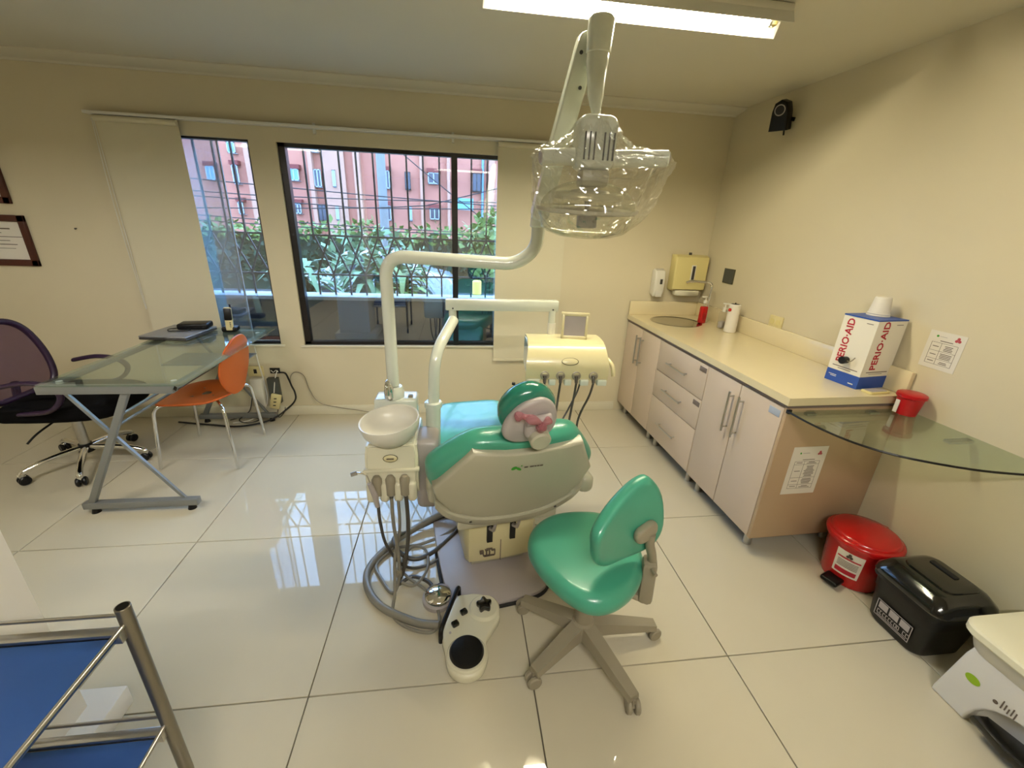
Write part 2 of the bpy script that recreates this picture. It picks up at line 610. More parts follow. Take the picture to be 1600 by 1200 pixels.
tag(MB().span(-3.95, 2.5, -4.05, 3.6, ZC, ZC + 0.1).build('ceiling', 'ceil'), kind='structure')
cor = MB()
prof = [(0.0, 0.0), (0.012, 0.0), (0.02, 0.010), (0.05, 0.013), (0.09, 0.018), (0.12, 0.030), (0.13, 0.034), (0.13, 0.04), (0, 0.04)]
cor.add([(-3.9, YB - a, ZC - 0.04 + b) for a, b in prof] + [(2.09, YB - a, ZC - 0.04 + b) for a, b in prof],
        [(i, (i + 1) % 9, 9 + (i + 1) % 9, 9 + i) for i in range(9)] + [tuple(range(9)), tuple(range(17, 8, -1))])
tag(cor.build('trim_1', 'ceil'), kind='structure')

W1 = (-2.2, -1.39, 0.617, 2.045)
W2 = (-1.213, 0.80, 0.612, 2.04)
wb = MB()
Y0, Y1 = YB, YB + 0.13
xs = [-3.95, W1[0], W1[1], W2[0], W2[1], 2.3]
wb.span(xs[0], xs[1], Y0, Y1, 0, ZC)
wb.span(xs[2], xs[3], Y0, Y1, 0, ZC)
wb.span(xs[4], xs[5], Y0, Y1, 0, ZC)
for (a, b, c, d) in (W1, W2):
    wb.span(a, b, Y0, Y1, 0, c)
    wb.span(a, b, Y0, Y1, d, ZC)
tag(wb.build('wall_back', 'wall'), kind='structure')
tag(MB().span(0.0, 0.12, -7.6, 0.1, 0, ZC + 0.02, M=SM).build('wall_right', 'wall'), kind='structure')
tag(MB().span(-3.97, -3.85, -4.05, YB + .1, 0, ZC).build('wall_left', 'wall'), kind='structure')
tag(MB().span(-3.95, 2.5, -4.1, -3.98, 0, ZC).build('wall_front', 'wall'), kind='structure')
cb = MB()
cb.span(-1.60, -1.20, 0.62, 1.05, 0, ZC)
pl = MB().span(-1.66, -1.12, 0.56, 1.11, 0, 0.08, bev=0.006)
col = tag(cb.build('wall_column', 'column'), kind='structure')
pl.build('plinth', 'column', col)
tag(MB().span(-3.85, 1.43, YB - 0.014, YB, 0, 0.085, bev=0.004).build('baseboard_back', 'skirt'), kind='structure')


def window(n, W, mull, frame_w):
    a, b, c, d = W
    mb = MB()
    y0, y1 = YB + 0.02, YB + 0.075
    f = frame_w
    mb.span(a, a + f, y0, y1, c, d); mb.span(b - f * .6, b, y0, y1, c, d)
    mb.span(a, b, y0, y1, d - f * .55, d); mb.span(a, b, y0, y1, c, c + f * .5)
    root = tag(mb.build('window_%d' % n, 'black'), kind='structure')
    edges = [a + f] + [m_ for m_ in mull] + [b - f * .6]
    for m_ in mull:
        mm = MB().span(m_ - 0.022, m_ + 0.022, y0 - 0.006, y1 - 0.01, c, d)
        mm.build('mullion', 'black', root)
    for i in range(len(edges) - 1):
        MB().span(edges[i] + .005, edges[i + 1] - .005, YB + 0.046, YB + 0.051, c + 0.012, d - 0.012).build('pane', 'pane', root)
    MB().span(a - 0.03, b + 0.03, YB - 0.012, YB + 0.02, c - 0.018, c, bev=0.003).build('window_sill', 'skirt', root)
    return root


w1 = window(1, W1, [], 0.022)
MB().span(-2.17, -1.615, YB + .058, YB + .062, W1[2] + .012, W1[3] - .012).build('reflection_haze_pane', 'reflecthaze', w1)  # added sheet whose pale haze paints in the blind's reflection
MB().span(-1.622, -1.612, YB + .055, YB + .068, W1[2] + .012, W1[3] - .012).build('reflection_edge', 'coping', w1)  # pale strip added as the border of the painted reflection
window(2, W2, [-0.012], 0.045)


# ---- iron grille standing on the garden wall outside
def grille(x0, x1, label, n):
    YG = 3.76
    root = thing('window_grille', label, 'grille', ((x0 + x1) / 2, YG, 0.96), group='iron window grilles')
    sp = (x1 - x0) / (n - 1)
    bar = up = dg1 = dg2 = low = None
    z0, z1, z2, z3 = 0.96, 1.126, 1.434, 2.3
    for z in (z1, z2, z3):
        MB().span(x0 - .05, x1 + .05, YG - .006, YG + .006, z - .007, z + .007).build('rail', 'iron', root)
    for i in range(n):
        x = x0 + i * sp - (x0 + x1) / 2
        if up is None:
            up = MB().span(-.0065, .0065, -.0065, .0065, z2 - .96, z3 - .96).build('bar', 'iron', root, local=True)
            low = MB().span(-.0065, .0065, -.0065, .0065, 0, z1 - .96).build('bar', 'iron', root, local=True)
            dg1 = MB().beam((0, .012, z2 - .96), (sp, .012, z1 - .96), .012, .012).build('diagonal_bar', 'iron', root, local=True)
            dg2 = MB().beam((sp, -.012, z2 - .96), (0, -.012, z1 - .96), .012, .012).build('diagonal_bar', 'iron', root, local=True)
            for q in (up, low, dg1, dg2):
                q.location = (x, 0, 0)
        else:
            for q in (up, low) + ((dg1, dg2) if i < n - 1 else ()):
                c = dup(q, root)
                c.location = (x, 0, 0)


grille(-2.80, -1.27, 'dark iron grille with diamond band outside the narrow window', 13)
grille(-1.144, 0.881, 'dark iron grille with diamond band outside the wide window', 17)

# ================================================================ outside
tag(MB().span(-45, 40, 3.6, 60, -0.75, -0.6).build('ground', 'asphalt'), kind='structure')
gw = tag(MB().span(-6, 5, 3.68, 3.84, -0.6, 0.93).build('wall_garden', 'lowwall'), kind='structure')
MB().span(-6, 5, 3.66, 3.87, 0.93, 0.96, bev=.004).build('coping', 'coping', gw)
tag(MB().span(-30, 30, 6.3, 7.0, -0.6, -0.48).build('trim_2', 'concrete'), kind='structure')

bld = thing('apartment_building', 'pink brick apartment block across the street behind the hedge', 'building', (-5, 32.0, -0.6))
MB().span(-34, 22, 32, 40, -0.6, 8.6).build('facade_wall', 'facade', bld)
for (a, b, d) in ((-13.2, -12.3, .35), (-9.4, -9.15, .5), (-8.55, -7.2, .3), (-6.6, -6.2, .5), (-5.1, -4.85, .4), (-2.4, -2.2, .3), (-0.6, -.4, .4), (2.2, 2.6, .4)):
    MB().span(a, b, 32 - d, 32.05, -0.6, 8.6).build('pier', 'facade2', bld)
FW = [(-10.68, 3.51, -10.06, 4.2, 0, 1), (-10.61, 1.52, -10.17, 2.14, 1, 1), (-9.14, 3.2, -8.7, 4.24, 1, 0), (-9.12, 1.14, -8.6, 2.16, 2, 0), (-9.14, 5.22, -8.7, 5.49, 0, 0),
      (-8.0, 3.24, -7.8, 4.26, 0, 0), (-8.0, 1.21, -7.8, 2.13, 0, 0), (-4.8, 3.32, -4.36, 4.39, 1, 1), (-4.84, 1.34, -4.4, 2.27, 1, 1), (-3.38, 3.31, -3.01, 4.38, 2, 0),
      (-3.24, 1.36, -3.0, 2.26, 0, 0), (-1.86, 3.75, -1.11, 4.42, 1, 1), (-1.8, 1.52, -1.16, 2.23, 1, 1), (-0.3, 3.8, -0.02, 4.31, 1, 0), (1.1, 3.41, 1.68, 4.53, 2, 1),
      (-14.11, 4.9, -13.64, 5.5, 0, 0), (-14.06, 3.15, -13.7, 4.24, 1, 1), (-14.07, 1.34, -13.75, 2.1, 1, 1), (-11.8, 3.4, -11.4, 4.2, 1, 1), (-15.6, 3.3, -15.1, 4.1, 0, 1)]
for (a, z0, b, z1, kind, hd) in FW:
    dep = 31.97
    fr = MB()
    t = 0.05
    for s in ((a, a + t, z0, z1), (b - t, b, z0, z1), (a, b, z0, z0 + t), (a, b, z1 - t, z1), ((a + b) / 2 - .03, (a + b) / 2 + .03, z0, z1)):
        fr.span(s[0], s[1], dep - .38, dep - .30, s[2], s[3])
    fr.span(a, b, dep - .3, dep + .03, z0 - .03, z0)
    fo = fr.build('facade_window', 'black' if kind == 2 else 'facframe', bld)
    MB().span(a, b, dep - .36, dep - .32, z0, z1).build('pane', 'facwind' if kind else 'facwin', fo)
    if hd:
        MB().span(a - .08, b + .08, dep - .42, dep + .03, z1, z1 + .25).build('brick_header', 'brickred', fo)
MB().span(-0.08, 1.16, 31.2, 31.25, 2.19, 2.92).build('canopy_panel', 'cyan', bld)
MB().cyl((1.8, 31.8, 1), (1.8, 31.8, 8.5), .09, n=10).build('downpipe', 'facwin', bld)


def leaves(mb, c, r, n, size, flat=0.5, blade=1.0, rnd=random):
    for _ in range(n):
        while True:
            p = Vector((rnd.uniform(-1, 1), rnd.uniform(-1, 1), rnd.uniform(-1, 1)))
            if p.length < 1:
                break
        p = Vector((c[0] + p.x * r[0], c[1] + p.y * r[1], c[2] + p.z * r[2]))
        d = Vector((rnd.uniform(-1, 1), rnd.uniform(-1, 1), rnd.uniform(-.6, .8))).normalized()
        e = d.orthogonal().normalized()
        e = Matrix.Rotation(rnd.uniform(0, 6.28), 3, d) @ e
        s = size * rnd.uniform(.6, 1.3)
        o = len(mb.v)
        mb.v += [p, p + d * s * .5 + e * s * .28, p + d * s * 1.0 * blade, p + d * s * .5 - e * s * .28]
        mb.f.append((o, o + 1, o + 2, o + 3))
    return mb


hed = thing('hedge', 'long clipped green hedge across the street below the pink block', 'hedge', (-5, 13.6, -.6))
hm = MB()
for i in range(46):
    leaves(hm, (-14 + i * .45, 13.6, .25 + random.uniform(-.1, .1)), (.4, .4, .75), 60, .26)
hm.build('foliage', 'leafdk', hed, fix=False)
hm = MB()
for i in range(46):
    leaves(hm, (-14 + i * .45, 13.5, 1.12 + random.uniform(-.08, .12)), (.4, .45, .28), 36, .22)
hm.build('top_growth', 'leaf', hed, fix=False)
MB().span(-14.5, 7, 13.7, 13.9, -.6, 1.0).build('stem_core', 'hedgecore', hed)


def blade_plant(x, y, h, nb, label, m1):
    root = thing('garden_plant', label, 'plant', (x, y, -.6), group='garden plants outside the wide window')
    mb = MB()
    for k in range(nb):
        a = random.uniform(0, 6.28)
        L = h * random.uniform(.6, 1.1)
        z0 = random.uniform(.3, 1.2)
        d = Vector((math.cos(a), math.sin(a), 0))
        s = Vector((-d.y, d.x, 0))
        lift = random.uniform(.2, 1.0)
        prev = None
        o = len(mb.v)
        for q in range(5):
            t = q / 4
            p = Vector((x, y, z0 - .15)) + d * (L * t * .8) + Vector((0, 0, L * (lift * t - .9 * t * t)))
            wd = .028 * (1 - t) * (1 + 3 * t) + .002
            mb.v += [p + s * wd, p - s * wd]
        for q in range(4):
            i = o + q * 2
            mb.f.append((i, i + 1, i + 3, i + 2))
    mb.build('foliage', m1, root, fix=False)
    MB().cyl((x, y, -.6), (x, y, .9), .04, .02, n=8).build('stem', 'bark', root)


blade_plant(-1.75, 5.3, .62, 90, 'spiky arching green plant behind the garden wall, leftmost', 'leafpale')
blade_plant(-1.15, 5.7, .70, 100, 'large spiky pale green plant behind the garden wall, middle', 'leafpale')
blade_plant(-0.62, 5.2, .58, 90, 'spiky green plant beside the parked car', 'leaf')
bush = thing('garden_bush', 'leafy pale green bush rising behind the spiky plants', 'bush', (-1.2, 6.1, -.6))
leaves(MB(), (-1.1, 6.1, .95), (.75, .4, .5), 420, .15).build('foliage', 'leafpale', bush, fix=False)
MB().cyl((-1.1, 6.1, -.6), (-1.1, 6.1, .8), .05, .03, n=8).build('stem', 'bark', bush)
tr = thing('street_tree', 'loose green tree at the wide window right edge', 'tree', (0.95, 8.4, -.6))
tm = leaves(MB(), (.70, 8.4, 1.35), (.42, .5, .42), 380, .17)
leaves(tm, (.62, 8.5, .95), (.5, .4, .5), 220, .17)
tm.build('crown', 'leaf', tr, fix=False)
MB().tube([(.95, 8.4, -.6), (.92, 8.4, .3), (.8, 8.4, 1.4)], .06).build('trunk', 'concrete', tr)

up_ = thing('utility_pole', 'grey concrete utility pole in front of the hedge', 'pole', (-1.54, 10, -.6))
MB().cyl((-1.54, 10, -.6), (-1.54, 10, 7.5), .095, .085, n=14).build('post', 'concrete', up_)
MB().span(-2.2, -.9, 9.9, 10.0, 4.2, 4.35).build('crossarm', 'concrete', up_)
CABLES = ['topmost level overhead cable crossing the pink facade', 'middle overhead cable running level with the lower facade windows', 'overhead cable rising towards the right past the concrete pole',
          'black cable running along the top of the hedge', 'black cable just below the one along the hedge top', 'overhead cable slanting steeply down to the right of the wide window', 'overhead cable crossing the facade seen through the narrow window']
for k, pts in enumerate(([(-8, 2.25), (-3.01, 2.02), (-1.13, 1.94), (3, 1.8)], [(-8, 1.9), (-2.84, 1.76), (-1.38, 1.74), (3, 1.9)], [(-8, 1.5), (-2.85, 1.68), (-.9, 1.8), (-.16, 1.94), (3, 2.8)],
                         [(-8, 1.6), (-3.0, 1.41), (-.29, 1.35), (3, 1.3)], [(-8, 1.5), (-3.07, 1.33), (-.3, 1.30), (3, 1.28)], [(-3, 4.3), (-.99, 2.71), (.27, 1.81), (1.3, 1.1)], [(-8, 2.0), (-4.67, 1.9), (-3.6, 1.88), (-1.4, 1.9), (3, 2.0)])):
    mb = MB().sweep(smooth_path([(a, 9.2 + .05 * k, b) for a, b in pts], 6), .011, n=6)
    tag(mb.build('overhead_cable', 'wire'), CABLES[k], 'cable', 'overhead street cables')

car = thing('parked_car', 'white parked car half hidden behind the garden plants', 'car', (-2.0, 11.5, -.6))
body = [(-3.95, -.3), (-3.9, .15), (-3.2, .28), (-2.6, .78), (-1.5, .82), (-.85, .36), (-.2, .22), (-.02, .0), (0, -.3)]
bmx = Matrix(((1, 0, 0, 0), (0, 0, 1, .6), (0, 1, 0, 0), (0, 0, 0, 1)))
MB().prism(body, 10.1, 11.7, M=bmx, bev=.06).build('body', 'carpaint', car)
MB().prism([(-2.95, .35), (-2.5, .7), (-1.55, .73), (-1.05, .38)], 10.08, 10.12, M=bmx).build('side_window', 'facwind', car)
for x in (-3.2, -.85):
    for y in (10.68, 12.15):
        MB().cyl((x, y, -.3), (x, y + .18, -.3), .3, n=20).build('wheel', 'rubber', car)
bo = thing('bollard', 'short yellow capped bollard by the kerb', 'bollard', (.37, 8, -.6))
MB().cyl((.37, 8, -.6), (.37, 8, .28), .06, n=14).build('post', 'concrete', bo)
MB().cyl((.37, 8, .28), (.37, 8, .55), .085, n=14, rim=.02).build('cap', 'yellow', bo)

# ================================================================ ceiling lamp
def batten(x0, x1, yc, label, tubes, near, far, group='fluorescent ceiling lamps', tm='tube'):
    """fluorescent batten along x: housing, tubes at yc + offsets, reflector wings given as (inner y, tip y, tip drop)"""
    cl = thing('ceiling_lamp', label, 'lamp', ((x0 + x1) / 2, yc, ZC), group=group)
    y0, y1 = yc + near[0], yc + far[0]
    MB().span(x0 - .06, x1 + .06, y0 - .004, y1 + .004, ZC - .03, ZC - .002, bev=.004).build('housing', 'white', cl)
    for sg, (yi, yt, dr) in ((-1, near), (1, far)):
        ya, yb = yc + yi, yc + yt
        w1, w2 = ZC - .028, ZC - dr
        MB().add([(x0 - .06, ya, w1), (x1 + .06, ya, w1), (x1 + .06, yb, w2), (x0 - .06, yb, w2), (x0 - .06, ya + sg * .004, w1), (x1 + .06, ya + sg * .004, w1), (x1 + .06, yb + sg * .004, w2), (x0 - .06, yb + sg * .004, w2)],
                 [(0, 1, 2, 3), (7, 6, 5, 4), (3, 2, 6, 7), (0, 3, 7, 4), (1, 0, 4, 5), (2, 1, 5, 6)]).build('reflector_wing', 'rail', cl)
    for yo in tubes:
        y = yc + yo
        MB().cyl((x0, y, ZC - .056), (x1, y, ZC - .056), .014, n=12).build('tube', tm, cl)
        for x, s in ((x0 - .015, 1), (x1 + .005, -1)):
            MB().obox((x, y, ZC - .05), (.022, .034, .04), bev=.006).build('tube_holder', 'cream' if s < 0 else 'rail', cl)
            MB().cyl((x + s * .008, y, ZC - .056), (x + s * .022, y, ZC - .056), .0155, n=14).build('tube_cap', 'steel', cl)


batten(.165, 1.245, 1.93, 'long fluorescent batten lamp on the ceiling above the dental chair', (0,), (-.03, -.045, .068), (.03, .06, .086))
batten(-2.70, -1.62, .75, 'cool fluorescent batten lamp on the ceiling between the column and the desk side', (.04, -.04), (-.09, -.155, .098), (.09, .155, .098), tm='tubecool')
batten(-.30, .78, -.75, 'fluorescent batten lamp on the ceiling behind the viewer', (.04, -.04), (-.09, -.155, .098), (.09, .155, .098), tm='tubewhite')

# ================================================================ dental chair
CY = math.radians(9)
ch = thing('dental_chair', 'teal vinyl dental chair with grey shell, seen from behind', 'dental chair', (.22, 1.42, 0), CY)
CM = world_of(ch)


def L(x, y, z):
    return CM @ Vector((x, y, z))


RC = math.radians(20)
BM = CM @ Matrix.Translation(Vector((0, 0, .66))) @ Matrix((Vector((1, 0, 0)), Vector((0, -math.sin(RC), math.cos(RC))), Vector((0, -math.cos(RC), -math.sin(RC))))).transposed().to_4x4()
# back frame: x right, y up along the back, z towards the camera
cush = [(-.345, .05), (-.335, .095), (-.27, .162), (-.20, .212), (-.14, .228), (-.03, .223), (.03, .223), (.14, .230), (.21, .222), (.255, .178), (.325, .075), (.345, .02), (.325, -.05), (.25, -.19), (.12, -.27), (-.12, -.27), (-.25, -.19), (-.33, -.03)]


def wrap(v):
    return Vector((v.x, v.y, v.z + .10 * (v.x / .34) ** 2 * -1 + .02))


MB().pillow(ring2d(cush, 3), .10, .045, fn=lambda v: BM @ Vector((v.x, v.y, v.z - .03 - .16 * v.x * v.x)), crown=.0).build('backrest_cushion', 'teal', ch, sharp=60)
shell = [(-.325, .012), (-.185, .198), (-.06, .180), (.06, .178), (.24, .194), (.322, .018), (.30, -.07), (.255, -.152), (.15, -.215), (0, -.230), (-.15, -.212), (-.255, -.148), (-.31, -.06)]
sh = []
for i in range(len(shell)):
    a, b = Vector(shell[i]), Vector(shell[(i + 1) % len(shell)])
    for k in range(3):
        sh.append(tuple(a.lerp(b, k / 3)))
MB().pillow(sh, .05, .012, fn=lambda v: BM @ Vector((v.x, v.y, v.z + .022 - .16 * v.x * v.x)), crown=.004).build('backrest_shell', 'shell', ch, sharp=60)
band = [BM @ Vector((x, y, .048 - .16 * x * x)) for x, y in ((-.315, -.082), (-.26, -.163), (-.15, -.226), (0, -.244), (.15, -.227), (.26, -.160), (.30, -.095))]
bp = smooth_path(band, 6)
bb = MB()
upb = (BM.to_3x3() @ Vector((0, 1, 0)))
nb = (BM.to_3x3() @ Vector((0, 0, 1)))
vsb, fsb = [], []
for p in bp:
    vsb += [p + upb * .027 - nb * .03, p + upb * .027 + nb * .004, p + upb * .02 + nb * .010, p - upb * .018 + nb * .010, p - upb * .027 + nb * .004, p - upb * .027 - nb * .03]
for i in range(len(bp) - 1):
    for k in range(6):
        fsb.append((i * 6 + k, i * 6 + (k + 1) % 6, i * 6 + 6 + (k + 1) % 6, i * 6 + 6 + k))
fsb += [tuple(range(6)), tuple(range(len(vsb) - 6, len(vsb)))]
bo_ = bb.add(vsb, fsb).build('rear_bumper', 'shell', ch)
for x, y in ((-.17, -.217), (.2, -.199)):
    p = BM @ Vector((x, y, .054 - .16 * x * x))
    MB().cyl(p, p + nb * .006, .006, n=10).build('screw', 'darkgrey', bo_)
# oval pad mark and printed leaf on the shell
lg = MB()
for (cx, cy, rx, ry, a) in ((-.028, .108, .012, .008, .6), (-.010, .102, .014, .006, -.7), (.0, .118, .003, .003, 0)):
    ov = [(cx + rx * math.cos(t) * math.cos(a) - ry * math.sin(t) * math.sin(a), cy + rx * math.cos(t) * math.sin(a) + ry * math.sin(t) * math.cos(a)) for t in [i * PI / 8 for i in range(16)]]
    lg.prism(ov, .0525, .0535, M=BM)
lg.build('leaf_logo', 'green', ch)
tx = MB()
for (a, b) in ((.012, .026), (.034, .05), (.052, .060), (.062, .072), (.074, .086)):
    tx.span(a, b, .104, .111, .0525, .0533, M=BM)
tx.build('logo_lettering', 'ink', ch)

# headrest (turned a little, seen from behind)
hc = Vector((.248, 1.31, .975))
HM = axes(hc, (math.cos(CY), math.sin(CY), .06), (-.02, -.30, .95))
head = [(-.105, -.02), (-.10, .035), (-.06, .085), (0, .108), (.06, .088), (.10, .035), (.102, -.02), (.085, -.07), (.05, -.10), (-.05, -.10), (-.088, -.07)]
MB().pillow(ring2d(head, 4), .085, .04, M=HM @ Matrix.Translation(Vector((0, .002, -.035))), crown=.01).build('headrest_cushion', 'tealdk', ch, sharp=70)
hs_ = [(-.088, -.04), (-.072, .01), (-.03, .055), (.03, .07), (.07, .045), (.088, 0), (.085, -.05), (.06, -.085), (.02, -.098), (-.04, -.095), (-.075, -.075)]
hsh = MB().pillow(ring2d(hs_, 4), .03, .012, M=HM @ Matrix.Translation(Vector((-.004, .002, .014))) @ Matrix.Diagonal((1.12, 1.14, 1, 1)), crown=.008).build('headrest_shell', 'lilac', ch, sharp=70)
MB().pillow(rrect(.085, .085, .03, 5, .012, -.03), .035, .014, M=HM @ Matrix.Translation(Vector((0, 0, .04)))).build('bracket_body', 'lilac', hsh, sharp=70)
MB().cyl(HM @ Vector((.022, -.062, .03)), HM @ Vector((.022, -.062, .085)), .038, n=28, rim=.006).build('pivot_knob', 'shell', hsh)
MB().cyl(HM @ Vector((-.03, .015, .05)), HM @ Vector((.06, .02, .05)), .017, n=18, rim=.003).build('hinge_barrel', 'lilac', hsh)
for sx in (-.045, .072):
    MB().obox((0, 0, 0), (.022, .022, .012)).build('release_lever', 'chrome', hsh).matrix_basis = world_of(hsh).inverted() @ HM @ Matrix.Translation(Vector((sx, .012, .055)))
wrp = MB()
random.seed(3)
wp = smooth_path([(-.06, .03, .035), (-.045, .04, .045), (-.02, .036, .060), (.01, .02, .067), (.02, -.005, .066), (.022, -.035, .062)], 6)
wrp.sweep([HM @ p for p in wp], [.014 + .004 * math.sin(i * .6) for i in range(len(wp))], n=10)
wp = smooth_path([(.05, .026, .064), (.03, .016, .072), (.02, -.005, .074)], 6)
wrp.sweep([HM @ p for p in wp], [.013 + .003 * math.sin(i * .8) for i in range(len(wp))], n=10)
wrp.build('film_wrap', 'pink', hsh)
for sx in (-.03, .04):
    MB().cyl(HM @ Vector((sx, -.16, .0)), HM @ Vector((sx, -.03, .0)), .007, n=10).build('headrest_rod', 'chrome', ch)

# seat, legrest, base
seat = [(-.27, .02), (-.285, .25), (-.27, .55), (-.235, .80), (-.16, .92), (0, .945), (.16, .92), (.235, .80), (.27, .55), (.285, .25), (.27, .02), (0, -.02)]
MB().pillow(ring2d(seat, 4), .13, .05, fn=lambda v: CM @ Vector((v.x, v.y + .06, v.z + .50 - .05 * math.exp(-((v.y - .3) / .22) ** 2) + .25 * v.x * v.x)), crown=.004).build('seat_cushion', 'teal', ch, sharp=60)
leg = [(-.21, .93), (-.20, 1.2), (-.16, 1.42), (0, 1.46), (.16, 1.42), (.20, 1.2), (.21, .93), (0, .92)]
MB().pillow(ring2d(leg, 4), .10, .04, fn=lambda v: CM @ Vector((v.x, .96 + (v.y - .93) * .55, v.z + .47 - (v.y - .93) * .80)), crown=.004).build('leg_rest', 'teal', ch, sharp=60)
sp_ = [(-.22, .05), (-.23, .5), (-.18, .82), (.18, .82), (.23, .5), (.22, .05)]
MB().prism(sp_, .37, .44, M=CM, bev=.02).build('seat_pan', 'shell', ch)
bc = [(-.165, .19), (-.15, .165), (0, .155), (.16, .165), (.185, .20), (.19, .66), (-.17, .66)]
cov = MB().prism(bc, .075, .37, M=CM, bev=.018).build('base_cover', 'unityel', ch)
for x in (-.055, .055):
    MB().span(x - .013, x + .013, .147, .17, .20, .335, M=CM).build('slot', 'rubber', cov)
    MB().add([], []).sweep([L(x + .002, .15, .28), L(x + .006, .11, .30), L(x + .01, .085, .36)], [.011, .009, .006], n=8).build('pedal_lever', 'lilac', cov)
MB().span(-.0015, .0015, .1515, .16, .08, .20, M=CM).build('seam', 'gap', cov)
dia = MB()
ZF = .1555
for (a, b, c, d) in ((-.075, -.06, .150, .154), (-.10, -.085, .135, .15), (-.085, -.082, .12, .15), (-.07, -.066, .122, .146), (-.055, -.051, .122, .146), (-.045, -.030, .146, .150), (-.03, -.026, .12, .15), (-.08, -.03, .116, .119), (-.068, -.04, .155, .158)):
    dia.span(a, b, .1485, .16, c, d, M=CM)
dia.build('lift_diagram', 'ink', cov)
MB().prism(ring2d([(-.27, .06), (-.26, .0), (-.18, -.03), (.10, -.03), (.20, .02), (.23, .12), (.22, .85), (.1, .95), (-.12, .95), (-.25, .85), (-.28, .4)], 5), 0, .03, M=CM, bev=.008).build('floor_plate', 'lilac', ch)
MB().prism([(-.13, .2), (.13, .2), (.13, .7), (-.13, .7)], .03, .09, M=CM, bev=.01).build('lift_column', 'shell', ch)
gr = MB()
gr.sweep(smooth_path([L(-.285, .35, .008), L(-.28, .06, .008), L(-.255, -.005, .008), L(-.18, -.037, .008), L(.1, -.037, .008), L(.20, .015, .008), L(.238, .12, .008), L(.235, .5, .008)], 6), .008, n=8)
gr.build('plate_gasket', 'rubber', ch)
for s, y in ((1, .02),):
    MB().obox(L(.33, .07, .56), (.07, .16, .09), CY, bev=.03, seg=4).build('armrest_hinge', 'shell', ch)
MB().obox(L(-.31, .12, .56), (.05, .12, .08), CY, bev=.02, seg=3).build('armrest_hinge', 'shell', ch)

# ================================================================ cuspidor unit
cu = thing('cuspidor_unit', 'cream spittoon unit with white bowl and hanging instrument hoses', 'dental unit', (-.28, 1.68, .35))
# body seen as a tapered box
ub = MB()
xs0, xs1 = -.392, -.172
sect = [(.455, 1.60, 1.80), (.50, 1.575, 1.84), (.56, 1.572, 1.88), (.60, 1.585, 1.89), (.65, 1.595, 1.90), (.705, 1.605, 1.90)]
vs_, fs_ = [], []
for z, ya, yb in sect:
    k = .006 if z > .7 else 0
    vs_ += [Vector((xs0 + k, ya, z)), Vector((xs1 - k, ya, z)), Vector((xs1 - k, yb, z)), Vector((xs0 + k, yb, z))]
for i in range(len(sect) - 1):
    for k in range(4):
        fs_.append((i * 4 + k, i * 4 + (k + 1) % 4, i * 4 + 4 + (k + 1) % 4, i * 4 + 4 + k))
fs_ += [(3, 2, 1, 0), (20, 21, 22, 23)]
b = bmesh.new()
bv = [b.verts.new(v) for v in vs_]
for f in fs_:
    b.faces.new([bv[i] for i in f])
bmesh.ops.recalc_face_normals(b, faces=b.faces)
bmesh.ops.bevel(b, geom=[e for e in b.edges if abs((e.verts[0].co - e.verts[1].co).normalized().z) > .5 or len({round(v.co.z, 3) for v in e.verts} & {.455, .705}) == 1], offset=.012, segments=3, affect='EDGES')
ub.bm(b)
ub.build('body', 'unit', cu)
MB().span(-.40, -.165, 1.572, 1.60, .585, .60, bev=.006).build('ledge', 'unit', cu)
for x in (-.372, -.315, -.258, -.20):
    MB().obox((x, 1.578, .495), (.042 if x > -.35 else .036, .05, .10), bev=.018, seg=4).build('holder_finger', 'unit', cu)
for x in (-.343, -.287, -.228):
    MB().lathe([(.013, -.05), (.021, -.045), (.0215, .03), (.013, .045), (.002, .048)], 18, c=(x, 1.566, .53)).build('holder_cup', 'stoolgrey', cu)
MB().lathe([(.0285, 0), (.028, .003), (.02, .006), (0.0001, .0065)], 28, M=axes((-.285, 1.5925, .645), (1, 0, 0), (0, .1, .6)), sx=1.0, sy=.55).build('oval_badge', 'unityel', cu)
MB().lathe([(.031, 0), (.031, .003), (.0275, .003), (.0275, 0)], 28, M=axes((-.285, 1.5925, .645), (1, 0, 0), (0, .1, .6)), sx=1.0, sy=.55).build('badge_rim', 'olive', cu)
MB().span(-.30, -.27, 1.584, 1.588, .643, .648).build('badge_print', 'ink', cu)
# bowl
bw = MB().lathe([(.055, -.10), (.075, -.095), (.08, -.085), (.10, -.07), (.118, -.04), (.125, -.005), (.124, .004), (.118, .002), (.112, -.03), (.085, -.06), (.03, -.072), (.0001, -.073)], 48, M=Matrix.Translation(Vector((-.286, 1.638, .805))) @ Matrix.Rotation(math.radians(-6), 4, 'Y') @ Matrix.Rotation(math.radians(5), 4, 'X')).build('bowl', 'white', cu, sharp=60)
MB().span(-.375, -.185, 1.785, 1.90, .70, .83, bev=.012, seg=3).build('top_deck', 'enamel', cu)
MB().lathe([(.045, 0), (.045, .03), (.036, .05), (.036, .05)], 28, c=(-.288, 1.83, .83)).build('post_collar', 'enamel', cu)
# spout
MB().tube([(-.303, 1.80, .835), (-.303, 1.795, .90), (-.303, 1.77, .925), (-.303, 1.74, .915), (-.303, 1.73, .875)], .011, n=14).build('filler_spout', 'chrome', cu)
MB().lathe([(.016, 0), (.02, .01), (.019, .05), (.012, .075), (.004, .085)], 20, c=(-.303, 1.795, .83)).build('spout_body', 'chrome', cu)
MB().obox((-.215, 1.82, .835), (.022, .022, .016), bev=.004).build('rinse_button', 'stoolgrey', cu)
MB().span(-.19, -.085, 1.63, 1.80, .345, .70, bev=.03, seg=4).build('support_arm', 'lilac', cu)
